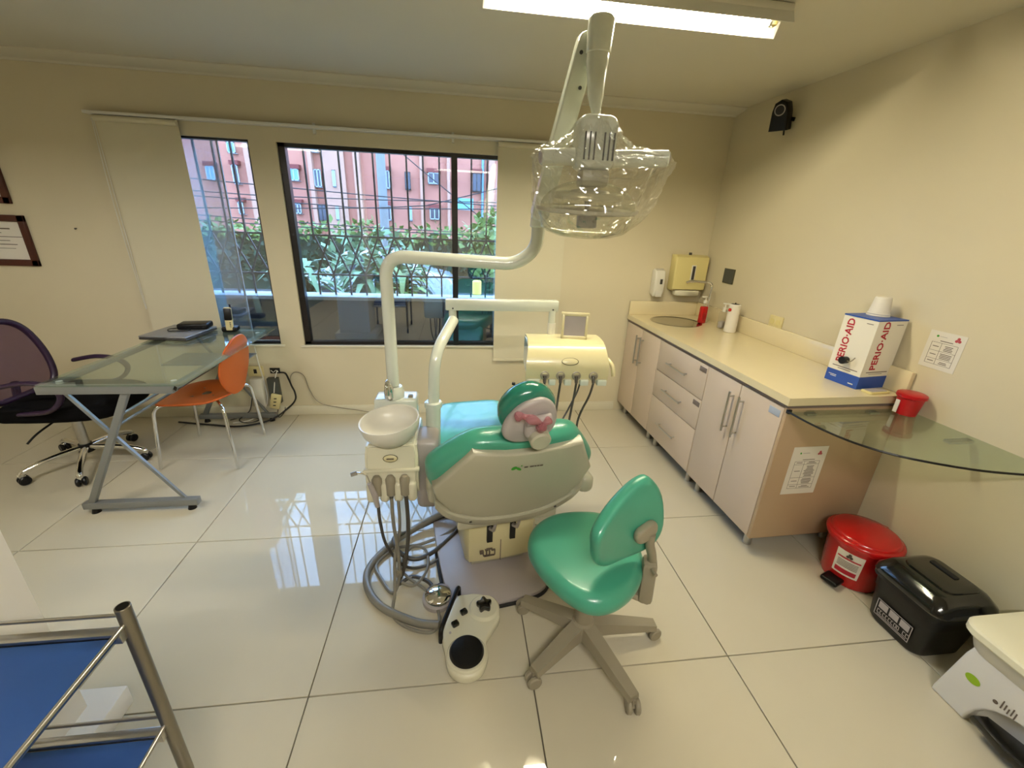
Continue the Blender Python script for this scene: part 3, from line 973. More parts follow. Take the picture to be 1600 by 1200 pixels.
# instruments and hoses
ins = MB().sweep([(-.345, 1.55, .435), (-.352, 1.545, .50), (-.368, 1.54, .56)], [.010, .013, .010], n=12).build('air_water_syringe', 'lilac', cu)
MB().tube([(-.368, 1.54, .56), (-.376, 1.535, .60), (-.39, 1.53, .615), (-.41, 1.525, .622)], .004, n=8).build('nozzle', 'chrome', ins)
MB().cyl((-.41, 1.525, .622), (-.432, 1.522, .616), .009, n=12).build('nozzle_tip', 'steel', ins)
MB().cyl((-.228, 1.562, .56), (-.226, 1.56, .48), .014, .010, n=14).build('saliva_ejector', 'steel', cu)
MB().cyl((-.287, 1.562, .55), (-.287, 1.56, .47), .009, n=14).build('suction_tip', 'hosedk', cu)
HZ = .012
for k, (pts, r, mm) in enumerate((
        ([(-.343, 1.55, .44), (-.34, 1.55, .34), (-.325, 1.57, .20), (-.27, 1.60, .06), (-.20, 1.62, HZ), (-.10, 1.67, HZ), (-.04, 1.78, HZ), (.02, 1.86, .03)], .007, 'hosedk'),
        ([(-.287, 1.56, .47), (-.285, 1.55, .34), (-.272, 1.54, .18), (-.275, 1.52, .05), (-.30, 1.48, HZ), (-.36, 1.56, HZ), (-.40, 1.66, HZ), (-.32, 1.76, HZ), (-.2, 1.78, HZ), (-.05, 1.84, .03), (.02, 1.90, .05)], .008, 'hose'),
        ([(-.26, 1.56, .46), (-.262, 1.56, .3), (-.29, 1.55, .15), (-.285, 1.46, .04), (-.28, 1.36, HZ), (-.20, 1.29, HZ), (-.11, 1.27, HZ), (-.085, 1.34, HZ), (-.14, 1.46, .02), (-.24, 1.55, .03), (-.28, 1.62, .03), (-.24, 1.74, .03), (-.17, 1.72, .03), (-.15, 1.60, .03), (-.20, 1.5, .03), (-.26, 1.50, .05)], .007, 'hose'),
        ([(-.226, 1.56, .48), (-.222, 1.55, .36), (-.23, 1.55, .22), (-.255, 1.54, .08), (-.28, 1.52, .02), (-.22, 1.56, .02), (-.14, 1.52, .02), (-.10, 1.44, .02)], .009, 'hosedk'))):
    MB().tube(pts, r, n=8, sub=8).build('instrument_hose', mm, cu)
MB().obox((-.275, 1.535, .075), (.03, .03, .05), .3, bev=.01).build('hose_clip', 'stoolgrey', cu)

# thick service hose lying on the floor
fh = MB().tube([(-.02, 1.95, .10), (-.12, 1.94, .06), (-.22, 1.89, .035), (-.34, 1.79, .022), (-.425, 1.65, .018), (-.42, 1.53, .018), (-.34, 1.41, .018), (-.19, 1.318, .018), (-.085, 1.29, .022)], .017, n=12)
tag(fh.build('floor_hose', 'hose'), 'thick grey hose curling on the floor beside the chair', 'hose')
fh = MB().tube([(-.02, 1.99, .045), (-.13, 1.945, .03), (-.25, 1.87, .026), (-.33, 1.79, .056), (-.30, 1.70, .05), (-.22, 1.66, .03), (-.13, 1.70, .03), (-.03, 1.82, .03), (.03, 1.90, .05)], .011, n=10)
tag(fh.build('floor_hose', 'hosedk'), 'thinner dark hose looping inside the thick grey hose', 'hose')

# ================================================================ operating light
ol = thing('operating_light', 'white operating light on a bent tube arm, wrapped in clear film', 'operating light', (-.29, 1.83, .88))
path = fillet([(-.29, 1.83, .885), (-.29, 1.83, 1.45), (.245, 1.79, 1.435), (.325, 1.775, 1.50), (.325, 1.77, 1.60)], .09, 10)
MB().sweep(path, .0265, n=20).build('post', 'enamel', ol)
MB().cyl((.325, 1.77, 1.58), (.325, 1.77, 1.665), .034, .030, n=24, rim=.006).build('elbow_joint', 'enamel', ol)
arm0, arm1 = Vector((.325, 1.765, 1.63)), Vector((.428, 1.64, 2.155))
ad = (arm1 - arm0).normalized()
asx = ad.cross(Vector((0, 1, 0))).normalized() * -1
AM = axes((arm0 + arm1) / 2, asx, ad)
al = (arm1 - arm0).length
arm_ = MB().pillow(rrect(.068, al + .05, .030, 6), .062, .014, M=AM).build('spring_arm', 'enamel', ol, sharp=50)
MB().obox((0, 0, 0), (.022, .016, .02)).build('cable_slot', 'rubber', arm_).matrix_basis = world_of(arm_).inverted() @ AM @ Matrix.Translation(Vector((.022, .20, .022)))
for (a, b_) in ((-.016, .24), (.012, .15)):
    MB().cyl(AM @ Vector((a, b_, .028)), AM @ Vector((a, b_, .034)), .006, n=10).build('screw', 'darkgrey', arm_)
hx, hy = .450, 1.575
MB().cyl((hx, hy + .004, 2.10), (hx + .001, hy, 2.20), .040, .042, n=28, rim=.008).build('swivel_cap', 'enamel', ol)
MB().sweep(smooth_path([(hx, hy + .004, 2.115), (hx - .002, hy - .005, 2.06), (hx - .006, hy - .03, 2.0), (hx - .008, hy - .055, 1.945), (.443, 1.495, 1.90)], 6), [.036] * 5 + [.034, .033, .032, .031, .030, .029, .028, .027, .026, .025, .023, .021, .019, .017, .016, .015, .014, .014, .014, .014], n=20).build('drop_neck', 'enamel', ol)
MB().obox((.462, 1.455, 1.885), (.018, .03, .03), bev=.004).build('tilt_stop', 'darkgrey', ol)
lb = MB().obox((.432, 1.465, 1.835), (.125, .11, .155), bev=.03, seg=4).build('lamp_housing', 'enamel', ol)
for i in range(7):
    if i == 3: continue
    MB().span(.432 - .045 + i * .015 - .002, .432 - .045 + i * .015 + .002, 1.405, 1.412, 1.785, 1.86).build('vent_slot', 'darkgrey', lb)
for (a, b_, c) in (((.39, 1.47, 1.80), (.262, 1.455, 1.79), 0), ((.47, 1.455, 1.795), (.655, 1.40, 1.80), 1)):
    hd = MB().cyl(a, b_, .026, .024, n=22, rim=.004).build('handle', 'enamel', ol)
    d = (Vector(b_) - Vector(a)).normalized()
    MB().cyl(Vector(b_) - d * .002, Vector(b_) + d * .002, .018, n=20).build('handle_end', 'lilac', hd)
MB().obox((.43, 1.44, 1.735), (.09, .07, .05), bev=.012).build('lamp_neck', 'shell', ol)
# reflector bowl and clear cover (axis leaning down and towards the window)
rf = []
for i in range(9):
    a = PI / 2 * i / 8
    rf.append((.155 * math.sin(a) + .001, .085 * math.cos(a)))
RM = Matrix.Translation(Vector((.418, 1.42, 1.645))) @ Matrix.Rotation(math.radians(8), 4, 'X')
MB().lathe(rf, 40, M=RM, sy=.62).build('clear_dome', 'dome', ol, sharp=80)
MB().lathe([(.105, .05), (.112, .046), (.112, .030), (.104, .030)], 40, M=RM, sy=.6).build('reflector', 'reflector', ol, sharp=80)
MB().lathe([(.02, .06), (.06, .055), (.07, .045), (.055, .035), (.02, .04)], 30, M=RM, sy=.62).build('bulb_base', 'shell', ol, sharp=80)
MB().lathe([(.162, .0), (.166, .006), (.166, -.004), (.158, -.008), (.156, .0)], 40, M=RM, sy=.62).build('reflector_rim', 'shell', ol)
cv = []
for i in range(9):
    a = PI / 2 * i / 8
    cv.append((.158 * math.cos(a) ** .35 if i < 8 else .001, -.078 * math.sin(a)))
MB().lathe([(.158, 0)] + [(.158 - .003 * i, -.014 * i) for i in range(1, 5)] + [(.132, -.068), (.10, -.079), (.05, -.086), (.001, -.088)], 44, M=RM, sy=.62).build('clear_cover', 'clear', ol, sharp=80)
MB().obox((.402, 1.365, 1.612), (.06, .03, .046), .05, bev=.006).build('bulb_shield', 'lampbulb', ol)
MB().cyl((.402, 1.368, 1.63), (.404, 1.40, 1.685), .007, n=10).build('bulb_stem', 'darkgrey', ol)
# clear film bag
random.seed(11)
rings = [(1.905, .055, .05, .435, 1.468), (1.86, .085, .075, .432, 1.464), (1.825, .135, .09, .43, 1.455), (1.80, .205, .10, .45, 1.435), (1.775, .222, .10, .452, 1.43), (1.73, .205, .11, .44, 1.425), (1.67, .19, .125, .43, 1.42), (1.62, .17, .12, .42, 1.415), (1.58, .12, .09, .415, 1.41), (1.562, .06, .05, .41, 1.41)]
vs_, fs_ = [], []
NB, SUBR = 110, 5
rows = []
for ri in range(len(rings) - 1):
    for q in range(SUBR):
        t = q / SUBR
        rows.append(tuple(rings[ri][j] * (1 - t) + rings[ri + 1][j] * t for j in range(5)) + (ri + t,))
rows.append(rings[-1] + (len(rings) - 1.0,))
for (z, rx, ry, cx, cy, rr) in rows:
    amp = .012 if rr < 5 else .006
    for k in range(NB):
        a = 2 * PI * k / NB
        wv = 1 + .05 * math.sin(a * 7 + rr * .6) + .03 * math.sin(a * 17 + rr)
        if rr < 4:
            wv += .06 * math.sin(a * 14 + rr)
        d = random.uniform(-amp, amp) * .5
        vs_.append(Vector((cx + (rx * min(wv, 1.08) + d) * math.cos(a), cy + (ry * wv + d) * math.sin(a), z + (.012 * math.cos(2 * a) if 2 < rr < 5 else 0) + random.uniform(-.002, .002))))
for i in range(len(rows) - 1):
    for k in range(NB):
        p0, p1, p2, p3 = i * NB + k, i * NB + (k + 1) % NB, (i + 1) * NB + (k + 1) % NB, (i + 1) * NB + k
        fs_ += [(p0, p1, p2), (p0, p2, p3)]
fs_.append(tuple(range((len(rows) - 1) * NB, len(rows) * NB)))
MB().add(vs_, fs_).build('film_bag', 'bag', ol, sharp=28)

# ================================================================ instrument console on its arm
ic = thing('instrument_console', 'cream instrument console hanging from a bar arm behind the chair', 'instrument console', (-.11, 1.8, .55))
MB().cyl((-.118, 1.80, .56), (-.112, 1.80, .80), .034, n=26, rim=.004).build('lower_post', 'enamel', ic)
MB().lathe([(.030, 0), (.040, 0), (.040, .022), (.034, .026), (.030, .026)], 26, c=(-.112, 1.80, .79)).build('post_collar', 'enamel', ic)
MB().cyl((-.118, 1.764, .69), (-.118, 1.768, .69), .007, n=10).build('set_screw', 'darkgrey', ic)
MB().sweep(fillet([(-.112, 1.80, .78), (-.10, 1.80, 1.04), (-.018, 2.0, 1.15)], .10, 10), .0255, n=20).build('bent_post', 'enamel', ic)
MB().cyl((-.02, 2.005, 1.125), (-.022, 2.02, 1.205), .020, .018, n=18, rim=.003).build('arm_pivot', 'enamel', ic)
br = MB().span(-.055, .49, 1.992, 2.045, 1.196, 1.248, bev=.006).build('arm_bar', 'enamel', ic)
for x in (-.02, .462):
    MB().cyl((x, 1.989, 1.207), (x, 1.993, 1.207), .004, n=8).build('screw', 'darkgrey', br)
MB().cyl((.462, 2.005, 1.20), (.462, 2.0, 1.075), .017, n=16).build('console_stem', 'enamel', ic)
MB().cyl((.462, 2.002, 1.14), (.462, 2.0, 1.075), .0195, n=16).build('stem_sleeve', 'white', ic)
# hood: curved shell, extruded along x
IY = math.radians(-3)
IM = Matrix.Translation(Vector((.505, 1.86, 0))) @ Matrix.Rotation(IY, 4, 'Z')
hp = smooth_path([(0, -.085, .925), (0, -.090, .955), (0, -.085, 1.0), (0, -.06, 1.045), (0, -.015, 1.078), (0, .05, 1.09), (0, .14, 1.085)], 5)
vs_, fs_ = [], []
hw = .188
for sx, kx in ((-hw - .004, 1), (hw + .004, 1)):
    for p in hp:
        k = 1.0
        top = max(0, (p.z - 1.0) / .09)
        vs_.append(IM @ Vector((sx * (1 - .07 * top), p.y, p.z)))
    for p in reversed(hp):
        top = max(0, (p.z - 1.0) / .09)
        vs_.append(IM @ Vector((sx * (1 - .07 * top), p.y + .012 if p.z < 1.06 else p.y, p.z - (.012 if p.z >= 1.03 else 0))))
N2 = len(hp) * 2
for k in range(N2):
    fs_.append((k, (k + 1) % N2, N2 + (k + 1) % N2, N2 + k))
fs_ += [tuple(range(N2)), tuple(range(2 * N2 - 1, N2 - 1, -1))]
MB().add(vs_, fs_).build('hood', 'unityel', ic)
for sx in (-1, 1):
    MB().prism([(-.083, .92), (-.086, .96), (-.08, 1.0), (-.055, 1.04), (-.012, 1.07), (.05, 1.08), (.13, 1.075), (.13, .94)], -.006, .006,
               M=IM @ Matrix.Translation(Vector((sx * (hw - .012), 0, 0))) @ Matrix(((0, 0, 1, 0), (1, 0, 0, 0), (0, 1, 0, 0), (0, 0, 0, 1)))).build('side_cheek', 'enamel', ic)
MB().span(-hw + .01, hw - .01, -.075, .12, .935, .95, M=IM).build('under_tray', 'white', ic)
hx4 = (-.105, -.032, .042, .122)
for i in range(5):
    a = [-hw, -.085, -.012, .062, .142][i]
    b_ = [-.125, -.052, .022, .102, hw][i]
    MB().span(a, b_, -.098, -.055, .90, .93, M=IM, bev=.006).build('holder_tooth', 'enamel', ic)
for x in hx4:
    MB().lathe([(.021, .0), (.021, .004), (.015, .006), (.0145, -.012), (.0001, -.014)], 22, M=IM @ axes((x, -.0905, .948), (1, 0, 0), (0, .12, 1))).build('holder_socket', 'stoolgrey', ic)
MB().lathe([(.036, 0), (.036, .003), (.032, .004), (.0001, .0045)], 30, M=IM @ axes((.01, -.079, 1.012), (1, 0, 0), (0, .45, .9)), sy=.42).build('oval_badge', 'unityel', ic)
MB().lathe([(.037, .001), (.038, .004), (.040, .001)], 30, M=IM @ axes((.01, -.079, 1.012), (1, 0, 0), (0, .45, .9)), sy=.45).build('badge_rim', 'olive', ic)
MB().tube([IM @ Vector((hw + .012, -.02, 1.01)), IM @ Vector((hw + .03, -.055, .985)), IM @ Vector((hw + .036, -.07, .94))], .010, n=10).build('side_handle', 'unityel', ic)
VM = IM @ axes((.045, .05, 1.15), (1, -.08, -.01), (0, .12, 1))
vf = MB()
for (a, b_, c, d) in ((-.062, -.05, -.065, .055), (.05, .062, -.065, .055), (-.062, .062, -.065, -.048), (-.066, .066, .045, .062)):
    vf.span(a, b_, c, d, -.008, .010, M=VM, bev=.003)
vfo = vf.build('xray_viewer_frame', 'unityel', ic)
MB().span(-.052, .052, -.05, .047, -.004, .002, M=VM).build('viewer_panel', 'lilac', vfo)
MB().cyl(VM @ Vector((0, -.06, 0)), VM @ Vector((0, -.09, -.01)), .02, n=12).build('viewer_stand', 'unityel', vfo)
for i, x in enumerate(hx4):
    p = IM @ Vector((x, -.088, .945))
    MB().cyl(p, p + Vector((0, -.012, -.03)), .009, .007, n=10).build('handpiece_sleeve', 'hosedk', ic)
    q = p + Vector((0, -.012, -.03))
    e = [(.40, 1.62, .62), (.43, 1.70, .60), (.50, 1.72, .58), (.585, 1.80, .50)][i]
    mid = Vector(((q.x + e[0]) / 2 + (.0 if i < 3 else -.03), (q.y + e[1]) / 2, (q.z + e[2]) / 2))
    end2 = [(.36, 1.70, .50), (.37, 1.75, .48), (.40, 1.85, .42), (.55, 1.95, .36)][i]
    MB().tube([q, q + Vector((-.004 if i != 3 else -.012, 0, -.06)), mid, e, end2, (.32, 2.02, .40)], .0055, n=8).build('handpiece_hose', 'hosedk', ic)
for x0, x1 in ((-.165, .30), (.06, .42)):
    p = IM @ Vector((x0 + .02, -.03, .92))
    MB().tube([p, (p.x - .02, p.y, .82), (x1, 1.74, .62), (.33, 1.98, .42)], .0045, n=8).build('handpiece_hose', 'hosedk', ic)

# ================================================================ foot controller
fc = thing('foot_controller', 'cream foot controller with big black round pedal in front of the chair', 'foot pedal', (.03, 1.2, 0))
fo_ = [(-.015, 1.405), (.03, 1.42), (.075, 1.42), (.13, 1.40), (.165, 1.35), (.168, 1.29), (.135, 1.24), (.105, 1.19), (.108, 1.13), (.085, 1.075), (.04, 1.05), (-.01, 1.058), (-.045, 1.095), (-.058, 1.16), (-.07, 1.22), (-.055, 1.30)]
MB().prism(ring2d(fo_, 4), 0.0, .045, bev=.012, seg=3).build('housing', 'unit', fc)
MB().cyl((.105, 1.335, .04), (.105, 1.335, .058), .066, .062, n=36, rim=.005).build('joystick_base', 'unit', fc)
MB().cyl((.026, 1.135, .035), (.026, 1.135, .055), .078, .076, n=40, rim=.004).build('pedal_ring', 'unit', fc)
MB().lathe([(.066, .05), (.066, .062), (.060, .070), (.03, .076), (.0001, .078)], 40, c=(.026, 1.137, 0)).build('pedal_dome', 'blackpl', fc)
js = MB()
star = [((.030 + .0045 * math.cos(5 * t)) * math.cos(t + .4), (.030 + .007 * math.cos(5 * t)) * math.sin(t + .4)) for t in [i * 2 * PI / 40 for i in range(40)]]
js.prism(star, .056, .078, M=Matrix.Translation(Vector((.105, 1.335, 0))), bev=.005)
js.build('joystick_knob', 'blackgl', fc)
for (x, y) in ((.018, 1.322), (-.018, 1.268)):
    MB().obox((x, y, .048), (.03, .026, .02), .5, bev=.006, seg=3).build('button', 'blackgl', fc)
MB().cyl((-.038, 1.232, .045), (-.038, 1.232, .047), .005, n=12).build('indicator', 'lilac', fc)
MB().sweep(fillet([(-.002, 1.43, .02), (-.002, 1.43, .085), (-.075, 1.215, .085), (-.075, 1.215, .02)], .03, 6), .0095, n=10).build('carry_handle', 'blackpl', fc)
cp = thing('chrome_pedal', 'small chrome domed foot valve beside the black pedal', 'foot valve', (-.085, 1.415, 0))
MB().lathe([(.068, 0), (.068, .02), (.06, .026)], 36, c=(-.095, 1.435, 0)).build('base', 'lilac', cp)
MB().lathe([(.060, .024), (.060, .036), (.055, .042), (.025, .056), (.0001, .06)], 36, c=(-.095, 1.435, 0)).build('dome', 'chrome', cp)

# ================================================================ stool
st = thing('dentist_stool', 'teal wheeled dentist stool with swivelling backrest and grey base', 'stool', (.49, 1.175, 0))
so = [(.255, 1.215), (.29, 1.32), (.38, 1.39), (.50, 1.405), (.61, 1.375), (.675, 1.27), (.672, 1.14), (.615, 1.03), (.52, .955), (.425, .94), (.35, .995), (.285, 1.10)]
MB().pillow(ring2d(so, 5), .085, .040, M=Matrix.Translation(Vector((0, 0, .452))), crown=.006).build('seat', 'teal', st, sharp=70)
MB().prism([(c[0] * .72 + .47 * .28, c[1] * .72 + 1.17 * .28) for c in so], .385, .412, bev=.006).build('seat_plate', 'stoolgrey', st)
MB().cyl((.49, 1.175, .10), (.485, 1.175, .39), .037, .034, n=24, rim=.004).build('gas_column', 'stoolgrey', st)
MB().lathe([(.045, .075), (.05, .085), (.046, .125), (.036, .14)], 26, c=(.49, 1.175, 0)).build('hub', 'stoolgrey', st)
for (cx, cy) in ((.268, 1.03), (.602, .905), (.80, 1.175), (.275, 1.345), (.585, 1.46)):
    d = Vector((cx - .49, cy - 1.175, 0)); Lh = d.length; d.normalize()
    s = Vector((-d.y, d.x, 0))
    vs_, fs_ = [], []
    for t, wd, zt, zb in ((.02, .034, .135, .07), (.35, .032, .118, .072), (.8, .027, .092, .062), (1.0, .024, .08, .056)):
        p = Vector((.49, 1.175, 0)) + d * (Lh * t)
        vs_ += [p + s * wd + Vector((0, 0, zb)), p + s * wd * .8 + Vector((0, 0, zt)), p - s * wd * .8 + Vector((0, 0, zt)), p - s * wd + Vector((0, 0, zb))]
    for i in range(3):
        for k in range(4):
            fs_.append((i * 4 + k, i * 4 + (k + 1) % 4, i * 4 + 4 + (k + 1) % 4, i * 4 + 4 + k))
    fs_ += [(0, 1, 2, 3), (15, 14, 13, 12)]
    lg_ = MB().add(vs_, fs_).build('base_leg', 'stoolgrey', st)
    ca = random.uniform(0, 3.1)
    ax = Vector((math.cos(ca), math.sin(ca), 0))
    p = Vector((cx, cy, .027))
    MB().cyl(p - ax * .024, p - ax * .006, .027, n=20, rim=.004).cyl(p + ax * .006, p + ax * .024, .027, n=20, rim=.004).cyl(p - ax * .01, p + ax * .01, .01, n=8).cyl((cx, cy, .02), (cx, cy, .062), .007, n=8).build('caster', 'stoolgrey', lg_)
PA = math.radians(22)
PM = axes((.56, 1.06, .69), (math.cos(PA), math.sin(PA), 0), (0, 0, 1))
pad = [(.062, .156), (.115, .085), (.143, -.04), (.125, -.115), (.076, -.145), (-.01, -.15), (-.087, -.138), (-.146, -.09), (-.17, -.02), (-.172, .034), (-.12, .078), (-.03, .132), (.025, .158)]
MB().pillow(ring2d(pad, 4), .05, .022, fn=lambda v: PM @ Vector((v.x, v.y, v.z + 1.2 * v.x * v.x - .02)), crown=.004).build('backrest', 'teal', st, sharp=70)
kp = PM @ Vector((.052, -.035, .022))
KM = axes(kp, (math.cos(PA), math.sin(PA), .35), (0, 0, 1))
MB().pillow(rrect(.095, .062, .028, 6), .03, .013, M=KM).build('back_knob', 'stoolgrey', st, sharp=70)
MB().sweep(smooth_path([kp + Vector((.02, 0, -.01)), (.64, 1.06, .60), (.668, 1.075, .52), (.672, 1.08, .42)], 5), .016, n=14).build('back_post', 'stoolgrey', st)
MB().beam((.672, 1.08, .33), (.664, 1.078, .515), .062, .05, up=(1, -.4, 0), bev=.014).build('post_sleeve', 'stoolgrey', st)
MB().beam((.50, 1.16, .375), (.69, 1.075, .335), .05, .03, bev=.008).build('back_bracket', 'stoolgrey', st)
MB().cyl((.66, 1.05, .50), (.66, 1.02, .502), .007, n=8).build('adjust_pin', 'stoolgrey', st)

# ================================================================ desk
dk = thing('glass_desk', 'glass-topped desk with silver Z-shaped legs beside the window', 'desk', (-1.75, 2.75, 0))
MB().prism(rrect(.66, 1.20, .015, 3, -1.715, 2.765), .757, .765).build('glass_top', 'desk', dk)
for y in (2.19, 3.32):
    MB().span(-2.05, -1.435, y - .022, y + .022, .715, .756, bev=.003).build('end_rail', 'silver', dk)
    fb = MB().span(-2.045, -1.465, y - .02, y + .02, .03, .068, bev=.003).build('foot_bar', 'silver', dk)
    for x in (-2.0, -1.51):
        MB().cyl((x, y, 0), (x, y, .03), .022, .014, n=16).build('levelling_foot', 'blackpl', fb)
    MB().cyl((-1.435, y, .735), (-1.432, y, .735), .014, n=4).build('rail_cap', 'blackpl', dk)
    MB().beam((-1.665, y, .72), (-2.005, y, .06), .032, .028, up=(0, 1, 0), bev=.003).build('leg', 'silver', dk)
    MB().beam((-1.955, y + .012, .72), (-1.54, y + .012, .062), .016, .014, up=(0, 1, 0)).build('leg_brace', 'silver', dk)
for x in (-2.035, -1.45):
    MB().span(x - .014, x + .014, 2.19, 3.32, .725, .752, bev=.003).build('side_rail', 'silver', dk)
for z in (.585, .525):
    MB().cyl((-1.735 - (.585 - z) * .5, 2.2, z), (-1.735 - (.585 - z) * .5, 3.31, z), .008, n=10).build('cross_rod', 'silver', dk)
for (x, y) in ((-1.47, 2.25), (-2.0, 2.25), (-1.47, 3.25), (-2.0, 3.25)):
    MB().cyl((x, y, .745), (x, y, .7575), .014, n=14).build('glass_pad', 'rail', dk)
MB().span(-1.98, -1.49, 2.95, 3.22, .60, .608).build('keyboard_shelf', 'silver', dk)

lt = thing('laptop', 'closed silver laptop lying on the glass desk', 'laptop', (-1.93, 3.14, .765), math.radians(-6))
MB().obox((-1.93, 3.14, .776), (.31, .33, .016), math.radians(-6), bev=.006).build('base', 'darkgrey', lt)
MB().obox((-1.93, 3.14, .790), (.31, .33, .011), math.radians(-6), bev=.005).build('lid', 'laptop', lt)
rt = thing('black_router', 'black plastic box with loose cable lying on the laptop', 'router', (-1.87, 3.22, .796), .25)
MB().obox((-1.865, 3.22, .817), (.19, .12, .04), .15, bev=.012, seg=3).build('case', 'blackpl', rt)
MB().tube([(-1.96, 3.20, .80), (-2.0, 3.15, .803), (-1.97, 3.10, .802), (-1.90, 3.11, .802), (-1.85, 3.13, .802)], .0035, n=6).build('cable', 'rubber', rt)
MB().obox((-1.965, 3.235, .815), (.03, .03, .022), .3, bev=.005).build('connector', 'white', rt)
ph = thing('cordless_phone', 'silver and black cordless phone standing in its cradle', 'telephone', (-1.65, 3.24, .765))
MB().obox((-1.65, 3.255, .785), (.10, .085, .04), .1, bev=.014, seg=3).build('cradle', 'blackpl', ph)
hn = MB().obox((-1.642, 3.235, .86), (.050, .026, .17), .1, bev=.011, seg=3, rx=-.15).build('handset', 'outlet', ph)
MB().obox((-1.640, 3.232, .895), (.046, .028, .085), .1, bev=.006, rx=-.15).build('screen_panel', 'blackpl', hn)
kp_ = MB()
for i in range(3):
    for j in range(4):
        kp_.obox((-1.657 + i * .014, 3.216 + j * -.0 + .0015 * j, .80 + j * .012), (.009, .004, .007), .1)
kp_.build('keypad', 'darkgrey', hn)
MB().cyl((-1.625, 3.25, .93), (-1.624, 3.25, .965), .006, n=8).build('antenna', 'blackpl', hn)

# ================================================================ orange chair
oc = thing('orange_chair', 'orange moulded shell chair on thin chrome legs at the desk', 'chair', (-1.69, 2.84, 0))
seat_o = [(-1.90, 2.70), (-1.91, 2.86), (-1.87, 3.0), (-1.74, 3.07), (-1.60, 3.05), (-1.50, 2.96), (-1.47, 2.85), (-1.49, 2.74), (-1.58, 2.65), (-1.72, 2.62), (-1.85, 2.635)]
MB().pillow(ring2d(seat_o, 4), .014, .006, fn=lambda v: Vector((v.x, v.y, v.z + .452 - .10 * max(0, -1.78 - v.x) + .25 * max(0, v.x + 1.60) ** 1.5 * 2 - .02 * math.exp(-((v.x + 1.68) ** 2 + (v.y - 2.85) ** 2) / .02))), crown=.0).build('seat', 'orange', oc, sharp=60)
bk = [(2.79, .455), (2.71, .52), (2.665, .60), (2.66, .68), (2.70, .765), (2.78, .825), (2.86, .84), (2.94, .825), (3.02, .765), (3.055, .68), (3.05, .60), (3.0, .52), (2.92, .455)]
BMo = Matrix(((0, 0, 1, 0), (1, 0, 0, 0), (0, 1, 0, 0), (0, 0, 0, 1)))
MB().pillow(ring2d(bk, 4), .014, .006, fn=lambda v: Vector((-1.475 + v.z + .16 * max(0, v.y - .5) - .5 * (v.x - 2.857) ** 2, v.x, v.y + 0)), crown=.0).build('backrest', 'orange', oc, sharp=60)
for (fx, fy, tx_, ty) in ((-1.925, 2.615, -1.80, 2.72), (-1.445, 2.59, -1.55, 2.72), (-1.475, 3.085, -1.55, 2.98), (-1.925, 3.07, -1.80, 2.98)):
    d = Vector((tx_ - fx, ty - fy, 0))
    MB().sweep(fillet([(fx, fy, .004), (fx + d.x * .28, fy + d.y * .28, .425), (tx_, ty, .437), (tx_ + d.x * .6, ty + d.y * .6, .437)], .05, 6), .0105, n=12).build('leg', 'chrome', oc)
MB().cyl((-1.675, 2.85, .415), (-1.675, 2.85, .44), .07, n=20).build('mounting_plate', 'steel', oc)

# ================================================================ office chair
of = thing('office_chair', 'black office chair with purple mesh back and chrome star base', 'chair', (-2.42, 2.74, 0))
seat_f = [(-2.60, 2.52), (-2.60, 2.92), (-2.54, 2.975), (-2.25, 2.985), (-2.09, 2.94), (-2.04, 2.84), (-2.04, 2.62), (-2.09, 2.52), (-2.25, 2.475), (-2.54, 2.47)]
MB().pillow(ring2d(seat_f, 4), .10, .04, fn=lambda v: Vector((v.x, v.y, v.z + .455 - .04 * max(0, v.x + 2.2) * 4 * max(0, v.x + 2.2))), crown=.008).build('seat', 'fabric', of, sharp=60)
MB().obox((-2.38, 2.73, .385), (.22, .18, .06), bev=.015).build('mechanism', 'blackpl', of)
MB().tube([(-2.42, 2.64, .37), (-2.45, 2.52, .33), (-2.47, 2.46, .29)], .006, n=8).build('height_lever', 'blackpl', of)
MB().cyl((-2.42, 2.74, .12), (-2.42, 2.74, .36), .026, n=18).build('gas_column', 'steel', of)
MB().cyl((-2.42, 2.74, .34), (-2.42, 2.74, .365), .034, n=18).build('column_cap', 'blackpl', of)
MB().cyl((-2.42, 2.74, .085), (-2.42, 2.74, .14), .042, .035, n=20).build('hub', 'blackpl', of)
for (cx, cy) in ((-2.60, 2.495), (-2.265, 2.46), (-2.09, 2.75), (-2.35, 3.02), (-2.69, 2.90)):
    d = Vector((cx + 2.42, cy - 2.74, 0))
    lg_ = MB().sweep(smooth_path([(-2.42, 2.74, .115), (-2.42 + d.x * .4, 2.74 + d.y * .4, .112), (-2.42 + d.x * .8, 2.74 + d.y * .8, .095), (cx, cy, .07), (cx, cy, .05)], 4), [.019] * 8 + [.017] * 5 + [.016] * 4, n=10).build('base_leg', 'chrome', of)
    ax = Vector((-d.y, d.x, 0)).normalized()
    p = Vector((cx, cy, .028))
    MB().cyl(p - ax * .026, p - ax * .005, .028, n=18, rim=.006).cyl(p + ax * .005, p + ax * .026, .028, n=18, rim=.006).cyl(p - ax * .01, p + ax * .01, .012, n=8).build('caster', 'blackpl', lg_)
ob = [(2.50, .55), (2.485, .70), (2.52, .86), (2.60, .925), (2.72, .935), (2.83, .92), (2.90, .85), (2.935, .70), (2.92, .55), (2.84, .50), (2.58, .50)]


def obp(y, z, o=0.0):
    return Vector((-2.60 - .14 * (z - .5) - .55 * (.0484 - (y - 2.71) ** 2) + o, y, z))


